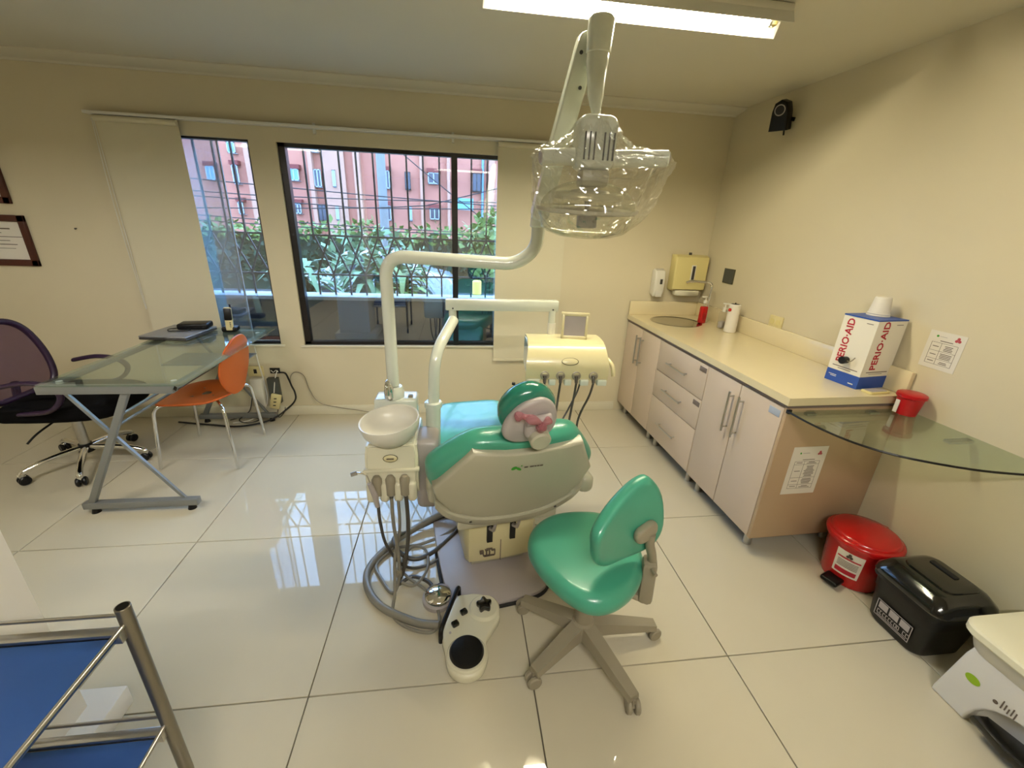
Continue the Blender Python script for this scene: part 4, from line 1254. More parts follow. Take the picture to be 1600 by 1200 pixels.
MB().sweep([obp(p[0], p[1]) for p in ring2d(ob, 5)], .019, n=10, closed=True).build('back_frame', 'purple', of)
inner = ring2d(ob, 5)
vs_, fs_ = [], []
for s in (1.0, .66, .33):
    vs_ += [obp(2.71 + (p[0] - 2.71) * s, .71 + (p[1] - .71) * s, .002) for p in inner]
n_ = len(inner)
for i in range(2):
    for k in range(n_):
        fs_.append((i * n_ + k, i * n_ + (k + 1) % n_, (i + 1) * n_ + (k + 1) % n_, (i + 1) * n_ + k))
vs_.append(obp(2.71, .71, .002))
for k in range(n_):
    fs_.append((2 * n_ + k, 2 * n_ + (k + 1) % n_, 3 * n_))
MB().add(vs_, fs_).build('back_mesh', 'mesh', of, sharp=180)
MB().tube([(-2.45, 2.72, .40), (-2.62, 2.71, .40), (-2.66, 2.71, .48), (-2.645, 2.71, .58)], .02, n=10).build('back_support', 'purple', of)
for y, s in ((2.46, -1), (2.96, 1)):
    MB().sweep(smooth_path([(-2.46, y - s * .02, .47), (-2.28, y + s * .01, .50), (-2.20, y + s * .01, .58), (-2.24, y, .645), (-2.36, y, .665), (-2.50, y, .64)], 6), .016, n=10, ell=(1.3, .8)).build('armrest', 'purple', of)

# ================================================================ things on the window wall
def blind(x0, x1, z0, label, cord):
    rb = thing('roller_blind', label, 'blind', ((x0 + x1) / 2, YB - .03, z0), group='roller blinds')
    MB().cyl((x0, YB - .04, 2.108), (x1, YB - .04, 2.108), .018, n=16).build('roller', 'blind', rb)
    MB().span(x0, x1, YB - .026, YB - .0235, z0, 2.11).build('fabric', 'blind', rb)
    MB().span(x0, x1, YB - .031, YB - .019, z0 - .018, z0 + .004, bev=.004).build('bottom_bar', 'blind', rb)
    if cord:
        MB().tube([(x0 - .02, YB - .03, 2.11), (x0 - .025, YB - .035, 1.6), (x0 - .01, YB - .03, .95), (x0 - .004, YB - .03, .92), (x0 + .0, YB - .035, .95), (x0 - .005, YB - .035, 1.6), (x0 - .01, YB - .03, 2.11)], .0022, n=6).build('bead_chain', 'rail', rb)


blind(-2.27, -1.79, .63, 'cream roller blind pulled down over the narrow window', True)
blind(.30, .84, .50, 'cream roller blind pulled down at the wide window right end', False)
cr = thing('curtain_rail', 'thin white head rail running above both windows', 'rail', (-.7, YB - .02, 2.13))
MB().span(-2.32, .86, YB - .055, YB, 2.128, 2.146, bev=.003).build('rail_bar', 'rail', cr)
for x in (-.95, -.02):
    MB().span(x - .008, x + .008, YB - .02, YB, 2.10, 2.165).build('bracket', 'rail', cr)
nl = MB().cyl((-2.595, YB - .01, 1.435), (-2.595, YB, 1.437), .004, n=8).sph((-2.595, YB - .011, 1.435), .006, 10, 6)
tag(nl.build('wall_nail', 'darkgrey'), 'small dark nail left in the bare wall beside the certificates', 'nail')


def certificate(x0, x1, z0, z1, label):
    fr = thing('framed_certificate', label, 'picture frame', ((x0 + x1) / 2, YB, z0), group='framed certificates')
    t = .042
    mb = MB()
    mb.span(x0, x1, YB - .022, YB - .001, z0, z0 + t, bev=.004); mb.span(x0, x1, YB - .022, YB - .001, z1 - t, z1, bev=.004)
    mb.span(x0, x0 + t, YB - .022, YB - .001, z0, z1, bev=.004); mb.span(x1 - t, x1, YB - .022, YB - .001, z0, z1, bev=.004)
    mb.build('frame', 'frame', fr)
    pp = MB().span(x0 + t, x1 - t, YB - .008, YB - .002, z0 + t, z1 - t).build('paper', 'paper', fr)
    pr = MB()
    for k, (a, b, h) in enumerate(((.25, .75, .008), (.3, .62, .004), (.12, .88, .004), (.2, .7, .004), (.2, .78, .005), (.2, .74, .003))):
        z = z1 - t - .05 - k * .025
        pr.span(x0 + (x1 - x0) * a, x0 + (x1 - x0) * b, YB - .009, YB - .008, z, z + h)
    pr.build('print', 'ink', pp)


certificate(-3.33, -2.885, 1.178, 1.508, 'dark wooden framed certificate, the lower one at the left edge')
certificate(-3.36, -2.925, 1.578, 1.90, 'reddish wooden framed certificate, the upper one at the left edge')

wo_ = thing('wall_outlet', 'cream double wall plate with a dark slot behind the orange chair', 'outlet', (-1.61, YB, .35))
MB().span(-1.672, -1.555, YB - .012, YB, .35, .435, bev=.004).build('plate', 'outlet', wo_)
MB().span(-1.628, -1.605, YB - .014, YB - .011, .375, .41).build('socket', 'rubber', wo_)
ob_ = thing('open_wall_box', 'open dark wall box with loose wires above the power strip', 'wall box', (-1.47, YB, .37))
MB().span(-1.507, -1.432, YB - .005, YB, .372, .418).build('cavity', 'rubber', ob_)
MB().tube([(-1.50, YB - .006, .40), (-1.48, YB - .012, .385), (-1.46, YB - .008, .40), (-1.44, YB - .01, .38)], .003, n=6).build('wire', 'rail', ob_)
ab = thing('grey_adapter_box', 'dark grey adapter box leaning against the wall under the window', 'adapter', (-1.485, 3.40, .085))
MB().obox((-1.485, 3.40, .235), (.085, .045, .22), 0, bev=.006).build('case', 'slate', ab)
ps = thing('power_strip', 'yellowed multi-socket block in front of the grey adapter', 'power strip', (-1.475, 3.36, 0.09))
MB().obox((-1.475, 3.355, .155), (.075, .03, .125), 0, bev=.006, ry=.25).build('case', 'outlet', ps)
for z in (.125, .155, .185):
    MB().obox((-1.475 + (z - .155) * .25, 3.339, z), (.02, .003, .008), 0).build('socket', 'rubber', ps)
md = thing('white_modem', 'white plastic box hanging below the cream wall plate', 'modem', (-1.61, 3.41, .1))
MB().span(-1.655, -1.565, 3.375, YB - .001, .10, .34, bev=.008).build('case', 'white', md)


def cable(pts, r, m_, label, g=None):
    tag(MB().tube(pts, r, n=8).build('loose_cable', m_), label, 'cable', g)


cable([(-1.36, 3.41, .27), (-1.352, 3.415, .35), (-1.31, 3.42, .385), (-1.25, 3.42, .35), (-1.22, 3.42, .22), (-1.155, 3.412, .115), (-1.0, 3.405, .07), (-.85, 3.40, .045), (-.69, 3.38, .02), (-.45, 3.3, .008)], .004, 'stoolgrey', 'thin grey cable looping along the wall under the wide window')
cable([(-1.44, 3.41, .385), (-1.39, 3.41, .38), (-1.365, 3.40, .33), (-1.35, 3.40, .27), (-1.33, 3.39, .22), (-1.33, 3.38, .16), (-1.38, 3.36, .10), (-1.50, 3.27, .03), (-1.70, 3.20, .012), (-1.95, 3.24, .012), (-2.2, 3.3, .01)], .007, 'rubber', 'thick black cable curving from the wall box to the floor')
cable([(-1.59, 3.425, .60), (-1.58, 3.42, .45), (-1.56, 3.41, .30), (-1.555, 3.40, .15), (-1.60, 3.36, .05), (-1.68, 3.30, .012), (-1.78, 3.26, .012)], .005, 'rail', 'white cable dropping from the sill behind the orange chair')
cable([(-1.45, 3.42, .40), (-1.465, 3.385, .33), (-1.48, 3.365, .225)], .004, 'rail', 'short white lead plugged into the power strip')
cable([(-1.46, 3.345, .10), (-1.47, 3.34, .04), (-1.455, 3.34, .02), (-1.42, 3.35, .06), (-1.41, 3.36, .10)], .003, 'rubber', 'thin black lead hanging below the power strip')
cable([(-1.66, 3.38, .18), (-1.68, 3.34, .08), (-1.74, 3.28, .03), (-1.66, 3.24, .02), (-1.60, 3.30, .02), (-1.70, 3.34, .03), (-1.82, 3.30, .02)], .004, 'rubber', 'tangled black cable on the floor under the desk end')

# ================================================================ cabinets along the side wall
XF = -.622          # cabinet front, measured from the side wall
CABROT = TH


def cab(name, label, y0, y1):
    p = side(XF / 2, (y0 + y1) / 2)
    r = thing(name, label, 'cabinet', (p.x, p.y, 0), TH)
    MB().span(XF + .026, -.004, y0 + .002, y1 - .002, .10, .845, M=SM).build('carcass', 'gap', r)  # carcass coloured dark to paint shade into the door gaps
    for x in (XF + .07, -.08):
        for y in (y0 + .06, y1 - .06):
            q = SM @ Vector((x, y, 0))
            MB().cyl(q, q + Vector((0, 0, .10)), .022, .018, n=14).build('foot', 'steel', r)
    return r


def yl(y):      # room y to distance along the side wall
    return (y - YB) / CT - .0


def door(r, y0, y1, hy):
    d = MB().span(XF, XF + .017, y0 + .003, y1 - .003, .102, .838, M=SM, bev=.0015).build('door', 'cab', r)
    h = MB()
    h.cyl(SM @ Vector((XF - .03, hy, .55)), SM @ Vector((XF - .03, hy, .785)), .006, n=12)
    for z in (.575, .76):
        h.cyl(SM @ Vector((XF - .03, hy, z)), SM @ Vector((XF + .002, hy, z)), .005, n=10)
    h.build('handle', 'steel', d)
    return d


c1 = cab('sink_cabinet', 'pale two-door base cabinet under the steel sink', yl(2.83), -.004)
ym = (yl(2.83) - .004) / 2
door(c1, yl(2.83), ym, ym - .035)
door(c1, ym, -.004, ym + .035)
c2 = cab('drawer_cabinet', 'pale base cabinet with three drawers between the two door cabinets', yl(2.228), yl(2.83))
for (z0, z1, hz, tagged) in ((.618, .838, .715, 1), (.416, .614, .515, 1), (.105, .412, .25, 0)):
    d = MB().span(XF, XF + .017, yl(2.228) + .003, yl(2.83) - .003, z0, z1 - .001, M=SM, bev=.0015).build('drawer', 'cab', c2)
    h = MB()
    ya, yb_ = yl(2.42), yl(2.66)
    h.cyl(SM @ Vector((XF - .028, ya, hz)), SM @ Vector((XF - .028, yb_, hz)), .0055, n=12)
    for y in (ya + .02, yb_ - .02):
        h.cyl(SM @ Vector((XF - .028, y, hz)), SM @ Vector((XF + .002, y, hz)), .0045, n=10)
    h.build('handle', 'steel', d)
    if tagged:
        MB().span(XF - .002, XF + .001, yl(2.24), yl(2.31), z1 - .05, z1 - .02, M=SM, bev=.0008).build('name_tag', 'gap', d)
c3 = cab('door_cabinet', 'pale two-door base cabinet at the open end of the worktop', yl(1.625), yl(2.228))
ym = (yl(1.625) + yl(2.228)) / 2
door(c3, yl(1.625), ym, ym - .04)
d = door(c3, ym, yl(2.228), ym + .04)
MB().span(XF - .002, XF + .001, yl(1.64), yl(1.71), .785, .82, M=SM, bev=.0008).build('name_tag', 'paleblue', c3)
# two edge strips of the end panel
MB().span(XF + .002, -.004, yl(1.606), yl(1.625), .10, .845, M=SM, bev=.001).build('end_panel', 'cabside', c3)

wt = thing('worktop', 'long cream worktop with upstand running along the side wall', 'worktop', tuple(side(XF / 2, yl(2.5)) + Vector((0, 0, .86))), TH)
# slab with a round sink hole
SXc, SYc, SR = -.345, yl(3.15), .185
b = bmesh.new()
x0, x1, y0, y1 = XF - .010, -.001, yl(1.60), -.001
outer = [(x0, y0), (x1, y0), (x1, y1), (x0, y1)]
NS = 40
circ = [(SXc + SR * math.cos(2 * PI * k / NS), SYc + SR * math.sin(2 * PI * k / NS)) for k in range(NS)]
mbw = MB()
for z, flip in ((.90, False), (.862, True)):
    # strips: quad regions around a square hole, then ring between square and circle
    hx0, hx1, hy0, hy1 = SXc - .2, SXc + .2, SYc - .2, SYc + .2
    for (a, bb_, c, dd) in ((x0, x1, y0, hy0), (x0, x1, hy1, y1), (x0, hx0, hy0, hy1), (hx1, x1, hy0, hy1)):
        mbw.quad((a, c, z), (bb_, c, z), (bb_, dd, z), (a, dd, z))
    sq = []
    for k in range(NS):
        a = 2 * PI * k / NS
        s = .2 / max(abs(math.cos(a)), abs(math.sin(a)))
        sq.append((SXc + s * math.cos(a), SYc + s * math.sin(a), z))
    o = len(mbw.v)
    mbw.v += [Vector(p) for p in sq] + [Vector((p[0], p[1], z)) for p in circ]
    mbw.f += [(o + k, o + (k + 1) % NS, o + NS + (k + 1) % NS, o + NS + k) for k in range(NS)]
mbw.quad((x0, y0, .862), (x1, y0, .862), (x1, y0, .90), (x0, y0, .90))
mbw.quad((x0, y0, .862), (x0, y1, .862), (x0, y1, .90), (x0, y0, .90))
mbw.v = [SM @ p for p in mbw.v]
b.free()
mbw.build('slab', 'top', wt, sharp=30)
mbw2 = MB().span(XF + .001, -.004, yl(1.61), -.003, .845, .862, M=SM)
mbw2.build('shadow_gap_strip', 'gap', wt)
MB().span(-.024, -.001, yl(1.60), -.002, .90, 1.015, M=SM, bev=.003).build('side_upstand', 'top', wt)
MB().span(XF - .010, -.024, -.022, -.002, .90, 1.015, M=SM, bev=.003).build('back_upstand', 'top', wt)

sk = thing('round_sink', 'round stainless steel sink set into the worktop', 'sink', tuple(SM @ Vector((SXc, SYc, .90))), TH)
MB().lathe([(.196, .9005), (.197, .903), (.188, .905), (.178, .900), (.172, .86), (.165, .80), (.14, .772), (.04, .765), (.035, .76), (.0001, .76)], 48, M=SM @ Matrix.Translation(Vector((SXc, SYc, 0)))).build('basin', 'sinksteel', sk, sharp=60)
MB().cyl(SM @ Vector((SXc, SYc, .7605)), SM @ Vector((SXc, SYc, .768)), .03, n=20).build('drain', 'chrome', sk)
fa = thing('gooseneck_faucet', 'tall chrome gooseneck faucet behind the sink', 'faucet', tuple(SM @ Vector((-.09, yl(3.16), .90))), TH)
fp = SM @ Vector((-.09, yl(3.16), .90))
MB().lathe([(.026, 0), (.026, .01), (.018, .02), (.016, .07), (.012, .08)], 24, c=tuple(fp)).build('base', 'chrome', fa)
MB().sweep(fillet([fp + Vector((0, 0, .07)), fp + Vector((.004, -.005, .31)), fp + Vector((-.16, .04, .315)), fp + Vector((-.19, .048, .30))], .045, 8), .010, n=14).build('spout', 'chrome', fa)
MB().tube([fp + Vector((-.015, -.01, .05)), fp + Vector((-.05, -.03, .06)), fp + Vector((-.06, -.035, .065))], .006, n=10).build('lever', 'chrome', fa)
MB().sph(fp + Vector((-.02, -.015, .05)), .016, 16, 10).build('valve_ball', 'chrome', fa)


def bottle_body(c, w_, d_, h, m_, parent, name='bottle_body', rz=0.0):
    return MB().pillow(rrect(w_, d_, min(w_, d_) * .35, 5), h, .012, M=Matrix.Translation(Vector(c) + Vector((0, 0, h / 2))) @ Matrix.Rotation(rz, 4, 'Z')).build(name, m_, parent, sharp=60)


p = SM @ Vector((-.20, yl(3.30), .90))
p = SM @ Vector((-.155, yl(3.10), .9005))
rbt = thing('red_soap_bottle', 'red liquid soap bottle with white pump beside the sink', 'bottle', tuple(p))
bottle_body(p, .062, .04, .135, 'red', rbt, rz=.3)
MB().span(-.02, .02, -.0215, -.0200, .03, .085, M=Matrix.Translation(p) @ Matrix.Rotation(.3, 4, 'Z')).build('label', 'reddk', rbt)
MB().cyl(p + Vector((0, 0, .132)), p + Vector((0, 0, .165)), .011, n=14).build('neck', 'bottle', rbt)
MB().cyl(p + Vector((0, 0, .16)), p + Vector((0, 0, .18)), .014, n=14).cyl(p + Vector((0, 0, .18)), p + Vector((0, 0, .205)), .005, n=10).obox(p + Vector((-.012, 0, .208)), (.045, .014, .010), bev=.003).build('pump', 'white', rbt)
p = SM @ Vector((-.095, yl(2.93), .9005))
cbt = thing('clear_gel_bottle', 'clear gel bottle with white pump behind the paper roll', 'bottle', tuple(p))
bottle_body(p, .075, .05, .13, 'bottle', cbt, rz=.5)
bottle_body(p + Vector((0, 0, .006)), .062, .038, .05, 'lilac', cbt, 'gel', rz=.5)
MB().cyl(p + Vector((0, 0, .128)), p + Vector((0, 0, .16)), .016, n=14).cyl(p + Vector((0, 0, .16)), p + Vector((0, 0, .185)), .005, n=10).obox(p + Vector((.02, -.01, .188)), (.085, .014, .010), -.3, bev=.003).build('pump', 'white', cbt)
p = SM @ Vector((-.10, yl(2.82), .9005))
rl = thing('paper_roll_dispenser', 'white upright towel tube standing on the worktop', 'dispenser', tuple(p))
MB().cyl(p, p + Vector((0, 0, .205)), .042, .040, n=32, rim=.006).build('tube', 'paper', rl)
MB().cyl(p + Vector((0, 0, .203)), p + Vector((0, 0, .206)), .028, n=24).build('opening', 'darkgrey', rl)
MB().cyl(p + Vector((-.046, -.01, .165)), p + Vector((-.036, -.01, .165)), .012, n=16).build('red_cap', 'red', rl)
MB().cyl(p + Vector((0, 0, .205)), p + Vector((0, 0, .215)), .004, n=8).build('tip', 'blackpl', rl)

# soap dispenser, towel dispenser on the window wall
sd = thing('soap_dispenser', 'white wall soap dispenser left of the towel box', 'dispenser', (1.66, YB, 1.06))
MB().prism([(0, 1.08), (0, 1.275), (-.03, 1.285), (-.07, 1.27), (-.085, 1.20), (-.085, 1.10), (-.06, 1.06)], 1.612, 1.70, M=Matrix(((0, 0, 1, 0), (1, 0, 0, YB), (0, 1, 0, 0), (0, 0, 0, 1))), bev=.012, seg=3).build('case', 'white', sd)
MB().span(1.655, 1.675, YB - .088, YB - .083, 1.165, 1.205).build('sight_window', 'darkgrey', sd)
MB().span(1.632, 1.685, YB - .095, YB - .05, 1.06, 1.115, bev=.008).build('push_lever', 'white', sd)
td = thing('towel_dispenser', 'yellowed paper towel dispenser above the sink', 'dispenser', (1.92, YB, 1.10))
MB().prism([(0, 1.12), (0, 1.40), (-.07, 1.40), (-.098, 1.385), (-.10, 1.13), (-.06, 1.115)], 1.76, 2.045, M=Matrix(((0, 0, 1, 0), (1, 0, 0, YB), (0, 1, 0, 0), (0, 0, 0, 1))), bev=.012, seg=3).build('case', 'cream', td)
fr_ = MB()
fr_.span(1.900, 1.938, YB - .104, YB - .098, 1.185, 1.325, bev=.002)
sf = fr_.build('sight_frame', 'white', td)
MB().span(1.908, 1.930, YB - .106, YB - .103, 1.193, 1.317).build('sight_window', 'darkgrey', td)
MB().obox((1.90, YB - .04, 1.408), (.018, .02, .022), bev=.003).build('lock', 'darkgrey', td)
MB().prism([(1.80, -.085), (1.845, -.105), (1.90, -.11), (1.96, -.105), (2.01, -.085), (2.01, -.03), (1.80, -.03)], 1.075, 1.12, M=Matrix.Translation(Vector((0, YB, 0))), bev=.01).build('towel', 'tissue', td)

# side wall fittings
mp = thing('grey_wall_plate', 'square grey blank plate on the side wall above the worktop', 'wall plate', tuple(SM @ Vector((0, yl(3.10), 1.2))), TH)
MB().span(-.008, 0, yl(3.16), yl(3.035), 1.215, 1.325, M=SM, bev=.002).build('plate', 'olive', mp)
MB().span(-.011, -.008, yl(3.155), yl(3.04), 1.22, 1.32, M=SM).build('cover', 'slate', mp)
wo2 = thing('wall_outlet', 'cream double socket on the side wall above the upstand', 'outlet', tuple(SM @ Vector((0, yl(2.5), 1.01))), TH)
MB().span(-.012, 0, yl(2.57), yl(2.455), 1.012, 1.085, M=SM, bev=.004).build('plate', 'outlet', wo2)
for y in (2.54, 2.485):
    MB().cyl(SM @ Vector((-.015, yl(y), 1.047)), SM @ Vector((-.011, yl(y), 1.047)), .018, n=18).build('socket', 'cream', wo2)
sp = thing('wall_speaker', 'small black loudspeaker high on the side wall', 'speaker', tuple(SM @ Vector((-.02, yl(2.88), 2.2))), TH)
SPM = SM @ Matrix.Translation(Vector((-.075, yl(2.83), 2.285))) @ Matrix.Rotation(math.radians(-55), 4, 'Z') @ Matrix.Rotation(math.radians(14), 4, 'X')
spk = [(-.052, -.085), (.052, -.085), (.046, .02), (.034, .065), (0, .082), (-.034, .065), (-.046, .02)]
MB().prism(spk, -.05, .045, M=SPM @ axes((0, 0, 0), (1, 0, 0), (0, 0, 1)), bev=.01, seg=3).build('cabinet', 'blackpl', sp)
FM_ = SPM @ axes((0, -.046, .028), (1, 0, 0), (0, 0, 1))
MB().lathe([(.024, .0), (.029, .003), (.031, 0)], 28, M=FM_).build('ring', 'lilac', sp)
MB().lathe([(.025, .001), (.012, -.006), (.0001, -.004)], 24, M=FM_).build('cone', 'rubber', sp)
MB().beam(SPM @ Vector((0, .04, -.02)), SM @ Vector((0, yl(2.80), 2.26)), .02, .02).build('bracket', 'blackpl', sp)
q = SPM @ Vector((.02, .02, -.08))
MB().cyl(q, q + Vector((.002, -.005, -.035)), .005, n=8).build('cable_end', 'rubber', sp)


def notice(M, w_, h, label, rows, lines_m, icon=True):
    o = M @ Vector((w_ / 2, 0, 0))
    nt_ = thing('paper_notice', label, 'notice', tuple(o), group='printed disposal notices')
    pp = MB().span(0, w_, 0, h, 0, .0012, M=M).build('sheet', 'paper', nt_)
    g = MB()
    l_, r_, b_, t_ = w_ * .14, w_ * .86, h * .12, h * .70
    tt = .0012
    z0, z1 = .0012, .0017
    ys_ = [b_ + (t_ - b_) * q for q in rows]
    for y in ys_:
        g.span(l_, r_, y, y + tt, z0, z1, M=M)
    for x in (l_, r_, w_ * .42):
        g.span(x, x + tt, b_, t_, z0, z1, M=M)
    for i in range(len(ys_) - 1):
        a, c = ys_[i], ys_[i + 1]
        g.span(w_ * .2, w_ * .37, (a + c) / 2, (a + c) / 2 + .003, z0, z1, M=M)
        y = a + .006
        while y < c - .006:
            s = random.uniform(.02, .10)
            g.span(w_ * (.46 + s), w_ * (.82 - s), y, y + .0028, z0, z1, M=M)
            y += .0065
    g.span(w_ * .35, w_ * .7, t_ + .008, t_ + .011, z0, z1, M=M)
    g.build('table_print', lines_m, pp)
    s = MB()
    cx, cy = w_ * .80, h * .86
    for a in (90, 210, 330):
        ax, ay = cx + .0068 * math.cos(math.radians(a)), cy + .0068 * math.sin(math.radians(a))
        s.lathe([(.0062, z0), (.0062, z1), (.0038, z1), (.0038, z0)], 14, M=M @ Matrix.Translation(Vector((ax, ay, 0))))
    s.build('biohazard_mark', 'palered', pp)
    MB().lathe([(.0001, z1), (.005, z1), (.005, z0)], 12, M=M @ Matrix.Translation(Vector((w_ * .24, h * .87, 0)))).build('leaf_mark', 'green', pp)
    MB().span(w_ * .30, w_ * .5, h * .865, h * .875, z0, z1, M=M).build('heading_print', 'lilac', pp)


# on the cabinet end panel
q = SM @ Vector((XF + .105, yl(1.606) - .0, .44))
notice(axes(SM @ Vector((XF + .10, yl(1.6055), .37)), (CT, ST, 0), (0, 0, 1)), .19, .27, 'white printed notice taped to the cabinet end panel', (0, .14, .40, .88, 1), 'ink')
notice(axes(SM @ Vector((-.0005, yl(1.612), 1.055)), (-ST * -1, -CT, 0), (0, 0, 1)), .145, .165, 'white printed notice on the side wall beside the mouthwash box', (0, .25, .62, 1), 'ink')

# ================================================================ glass corner shelf and what stands there
gs = thing('glass_shelf', 'curved clear glass corner shelf at the worktop end', 'shelf', tuple(side(-.3, yl(1.4)) + Vector((0, 0, .83))))
curve = [(1.508, 1.592), (1.512, 1.50), (1.525, 1.41), (1.56, 1.30), (1.63, 1.205), (1.73, 1.135), (1.86, 1.075), (2.0, 1.04), (2.08, 1.025), (2.138, 1.015)]
cs = [(p.x, p.y) for p in smooth_path([(a, b, 0) for a, b in curve], 4)]
MB().prism(cs + [(2.122, 1.592)], .828, .836).build('pane', 'shelf', gs)
MB().sweep([(a, b, .832) for a, b in cs], .0045, n=6).build('dark_edge', 'blackpl', gs)
for (a, b, r) in ((1.62, 1.585, .3), (1.95, 1.585, .3)):
    MB().obox((a, b, .822), (.05, .03, .012), bev=.003).build('clip', 'steel', gs)
MB().obox((1.515, 1.59, .832), (.018, .018, .022), bev=.003).build('corner_clamp', 'blackpl', gs)
MB().obox((2.06, 1.30, .822), (.12, .03, .012), TH, bev=.003).build('wall_bracket', 'steel', gs)
rc = thing('red_cup', 'round red plastic tub standing on the glass shelf', 'tub', (2.062, 1.535, .8365))
MB().lathe([(.036, 0), (.040, .002), (.050, .082), (.056, .086), (.056, .096), (.052, .098), (.051, .09), (.0001, .09)], 36, c=(2.062, 1.535, .8365)).build('tub', 'reddk', rc)
MB().lathe([(.053, .0), (.055, .006), (.048, .010), (.012, .012), (.0001, .012)], 36, c=(2.062, 1.535, .8365 + .094)).build('lid', 'reddk', rc)
MB().obox((2.0125, 1.545, .875), (.004, .016, .06), .1).build('label', 'paper', rc)

# mouthwash box
BXM = Matrix.Translation(Vector((1.925, 1.682, .9))) @ Matrix.Rotation(math.radians(8), 4, 'Z')
mbx = thing('mouthwash_box', 'tall white and blue carton with red lettering on the worktop', 'box', (1.925, 1.682, .9), math.radians(8))
BW, BD, BH = .185, .165, .335
MB().span(0, BW, 0, BD, .062, BH, M=BXM, bev=.001, seg=1).build('carton', 'boxwhite', mbx)
MB().span(-.0004, BW + .0004, -.0004, BD + .0004, 0, .062, M=BXM, bev=.001, seg=1).build('blue_band', 'boxblue', mbx)
MB().prism([(-.001, 0), (BW + .001, 0), (BW + .001, BD), (-.001, BD)], BH, BH + .006, M=BXM).build('top_flap', 'boxblue', mbx)
# faces: near face (y = 0) and left face (x = 0)
N1 = BXM @ axes((.078, -.0006, .095), (0, 0, 1), (-1, 0, 0))
N2 = BXM @ axes((-.0006, BD - .012 - .052, .105), (0, 0, 1), (0, 1, 0))
t1 = text('brand_lettering', 'PERIO\u00b7AID', .052, 'redink', mbx, N1)
t2 = text('brand_lettering', 'PERIO\u00b7AID', .048, 'redink', mbx, N2 @ Matrix.Translation(Vector((.0, .004, 0))))
pr = MB()
pr.span(.03, BW - .02, -.0012, 0, .083, .087, M=BXM).span(.05, BW - .05, -.0012, 0, .075, .077, M=BXM).span(.12, .16, -.0012, 0, .315, .318, M=BXM)
pr.span(-.0012, 0, .02, BD - .02, .083, .087, M=BXM).span(-.0012, 0, .05, BD - .05, .074, .077, M=BXM).span(-.0012, 0, .02, .05, .315, .318, M=BXM)
pr.build('small_print', 'gap', mbx)
MB().span(-.0012, 0, .02, .045, .016, .021, M=BXM).span(-.0012, 0, .11, .15, .035, .038, M=BXM).span(-.0012, 0, .11, .14, .028, .031, M=BXM).build('white_print', 'boxwhite', mbx)
tp = MB().cyl(BXM @ Vector((0, .085, .125)), BXM @ Vector((-.035, .085, .125)), .017, .019, n=18, rim=.003).build('tap_knob', 'blackpl', mbx)
MB().tube([BXM @ Vector((-.02, .07, .125)), BXM @ Vector((-.02, .05, .13)), BXM @ Vector((-.014, .04, .15))], .0025, n=6).build('tap_tab', 'stoolgrey', tp)
wc = thing('paper_cup_stack', 'upturned stack of white cups on the mouthwash box', 'cup', tuple(BXM @ Vector((.13, .09, BH + .006))))
wq = BXM @ Vector((.125, .10, BH + .006))
MB().lathe([(.045, 0), (.046, .004), (.043, .01), (.033, .085), (.030, .09), (.0001, .088)], 30, c=tuple(wq)).build('outer_cup', 'paper', wc)
MB().lathe([(.046, 0), (.0475, .003), (.046, .006)], 30, c=tuple(wq)).lathe([(.0445, .009), (.046, .012), (.0445, .015)], 30, c=tuple(wq)).build('cup_rims', 'paper', wc)
try_ = thing('cream_tray', 'small cream tray with a leaflet beside the mouthwash box', 'tray', (2.0, 1.635, .9))
TM_ = Matrix.Translation(Vector((1.995, 1.645, .9005))) @ Matrix.Rotation(math.radians(6), 4, 'Z')
MB().prism(rrect(.12, .055, .01, 4), 0, .010, M=TM_, bev=.002).build('dish', 'cream', try_)
MB().prism(rrect(.10, .04, .008, 4), .010, .012, M=TM_).build('leaflet', 'lilac', try_)

# ================================================================ bins
rb = thing('red_pedal_bin', 'round red pedal bin with biohazard label below the glass shelf', 'bin', (1.955, 1.41, 0))
cR = (1.955, 1.41, 0)
MB().lathe([(.10, 0), (.118, .004), (.122, .015), (.135, .21), (.140, .225), (.150, .228), (.150, .24), (.14, .243)], 48, c=cR).build('body', 'red', rb)
MB().lathe([(.153, .236), (.156, .243), (.153, .254), (.142, .262), (.139, .262), (.136, .269), (.125, .276), (.06, .284), (.0001, .286)], 48, c=cR).build('lid', 'red', rb)
MB().obox((2.075, 1.455, .25), (.05, .07, .03), .4, bev=.008).build('hinge', 'red', rb)
pd = MB().obox((1.81, 1.365, .03), (.075, .075, .022), .35, bev=.008, seg=3).build('pedal', 'blackpl', rb)
lm = []
vs_, fs_ = [], []
a0, a1, NA = math.radians(184), math.radians(232), 8


def cyl_patch(a0, a1, z0, z1, off, mat_, name, parent, n=8):
    v, f = [], []
    for i in range(n + 1):
        a = a0 + (a1 - a0) * i / n
        for z in (z0, z1):
            r = .122 + (.135 - .122) * (z - .015) / .195 + off
            v.append((cR[0] + r * math.cos(a), cR[1] + r * math.sin(a), z))
    for i in range(n):
        f.append((2 * i, 2 * i + 2, 2 * i + 3, 2 * i + 1))
    return MB().add(v, f).build(name, mat_, parent)


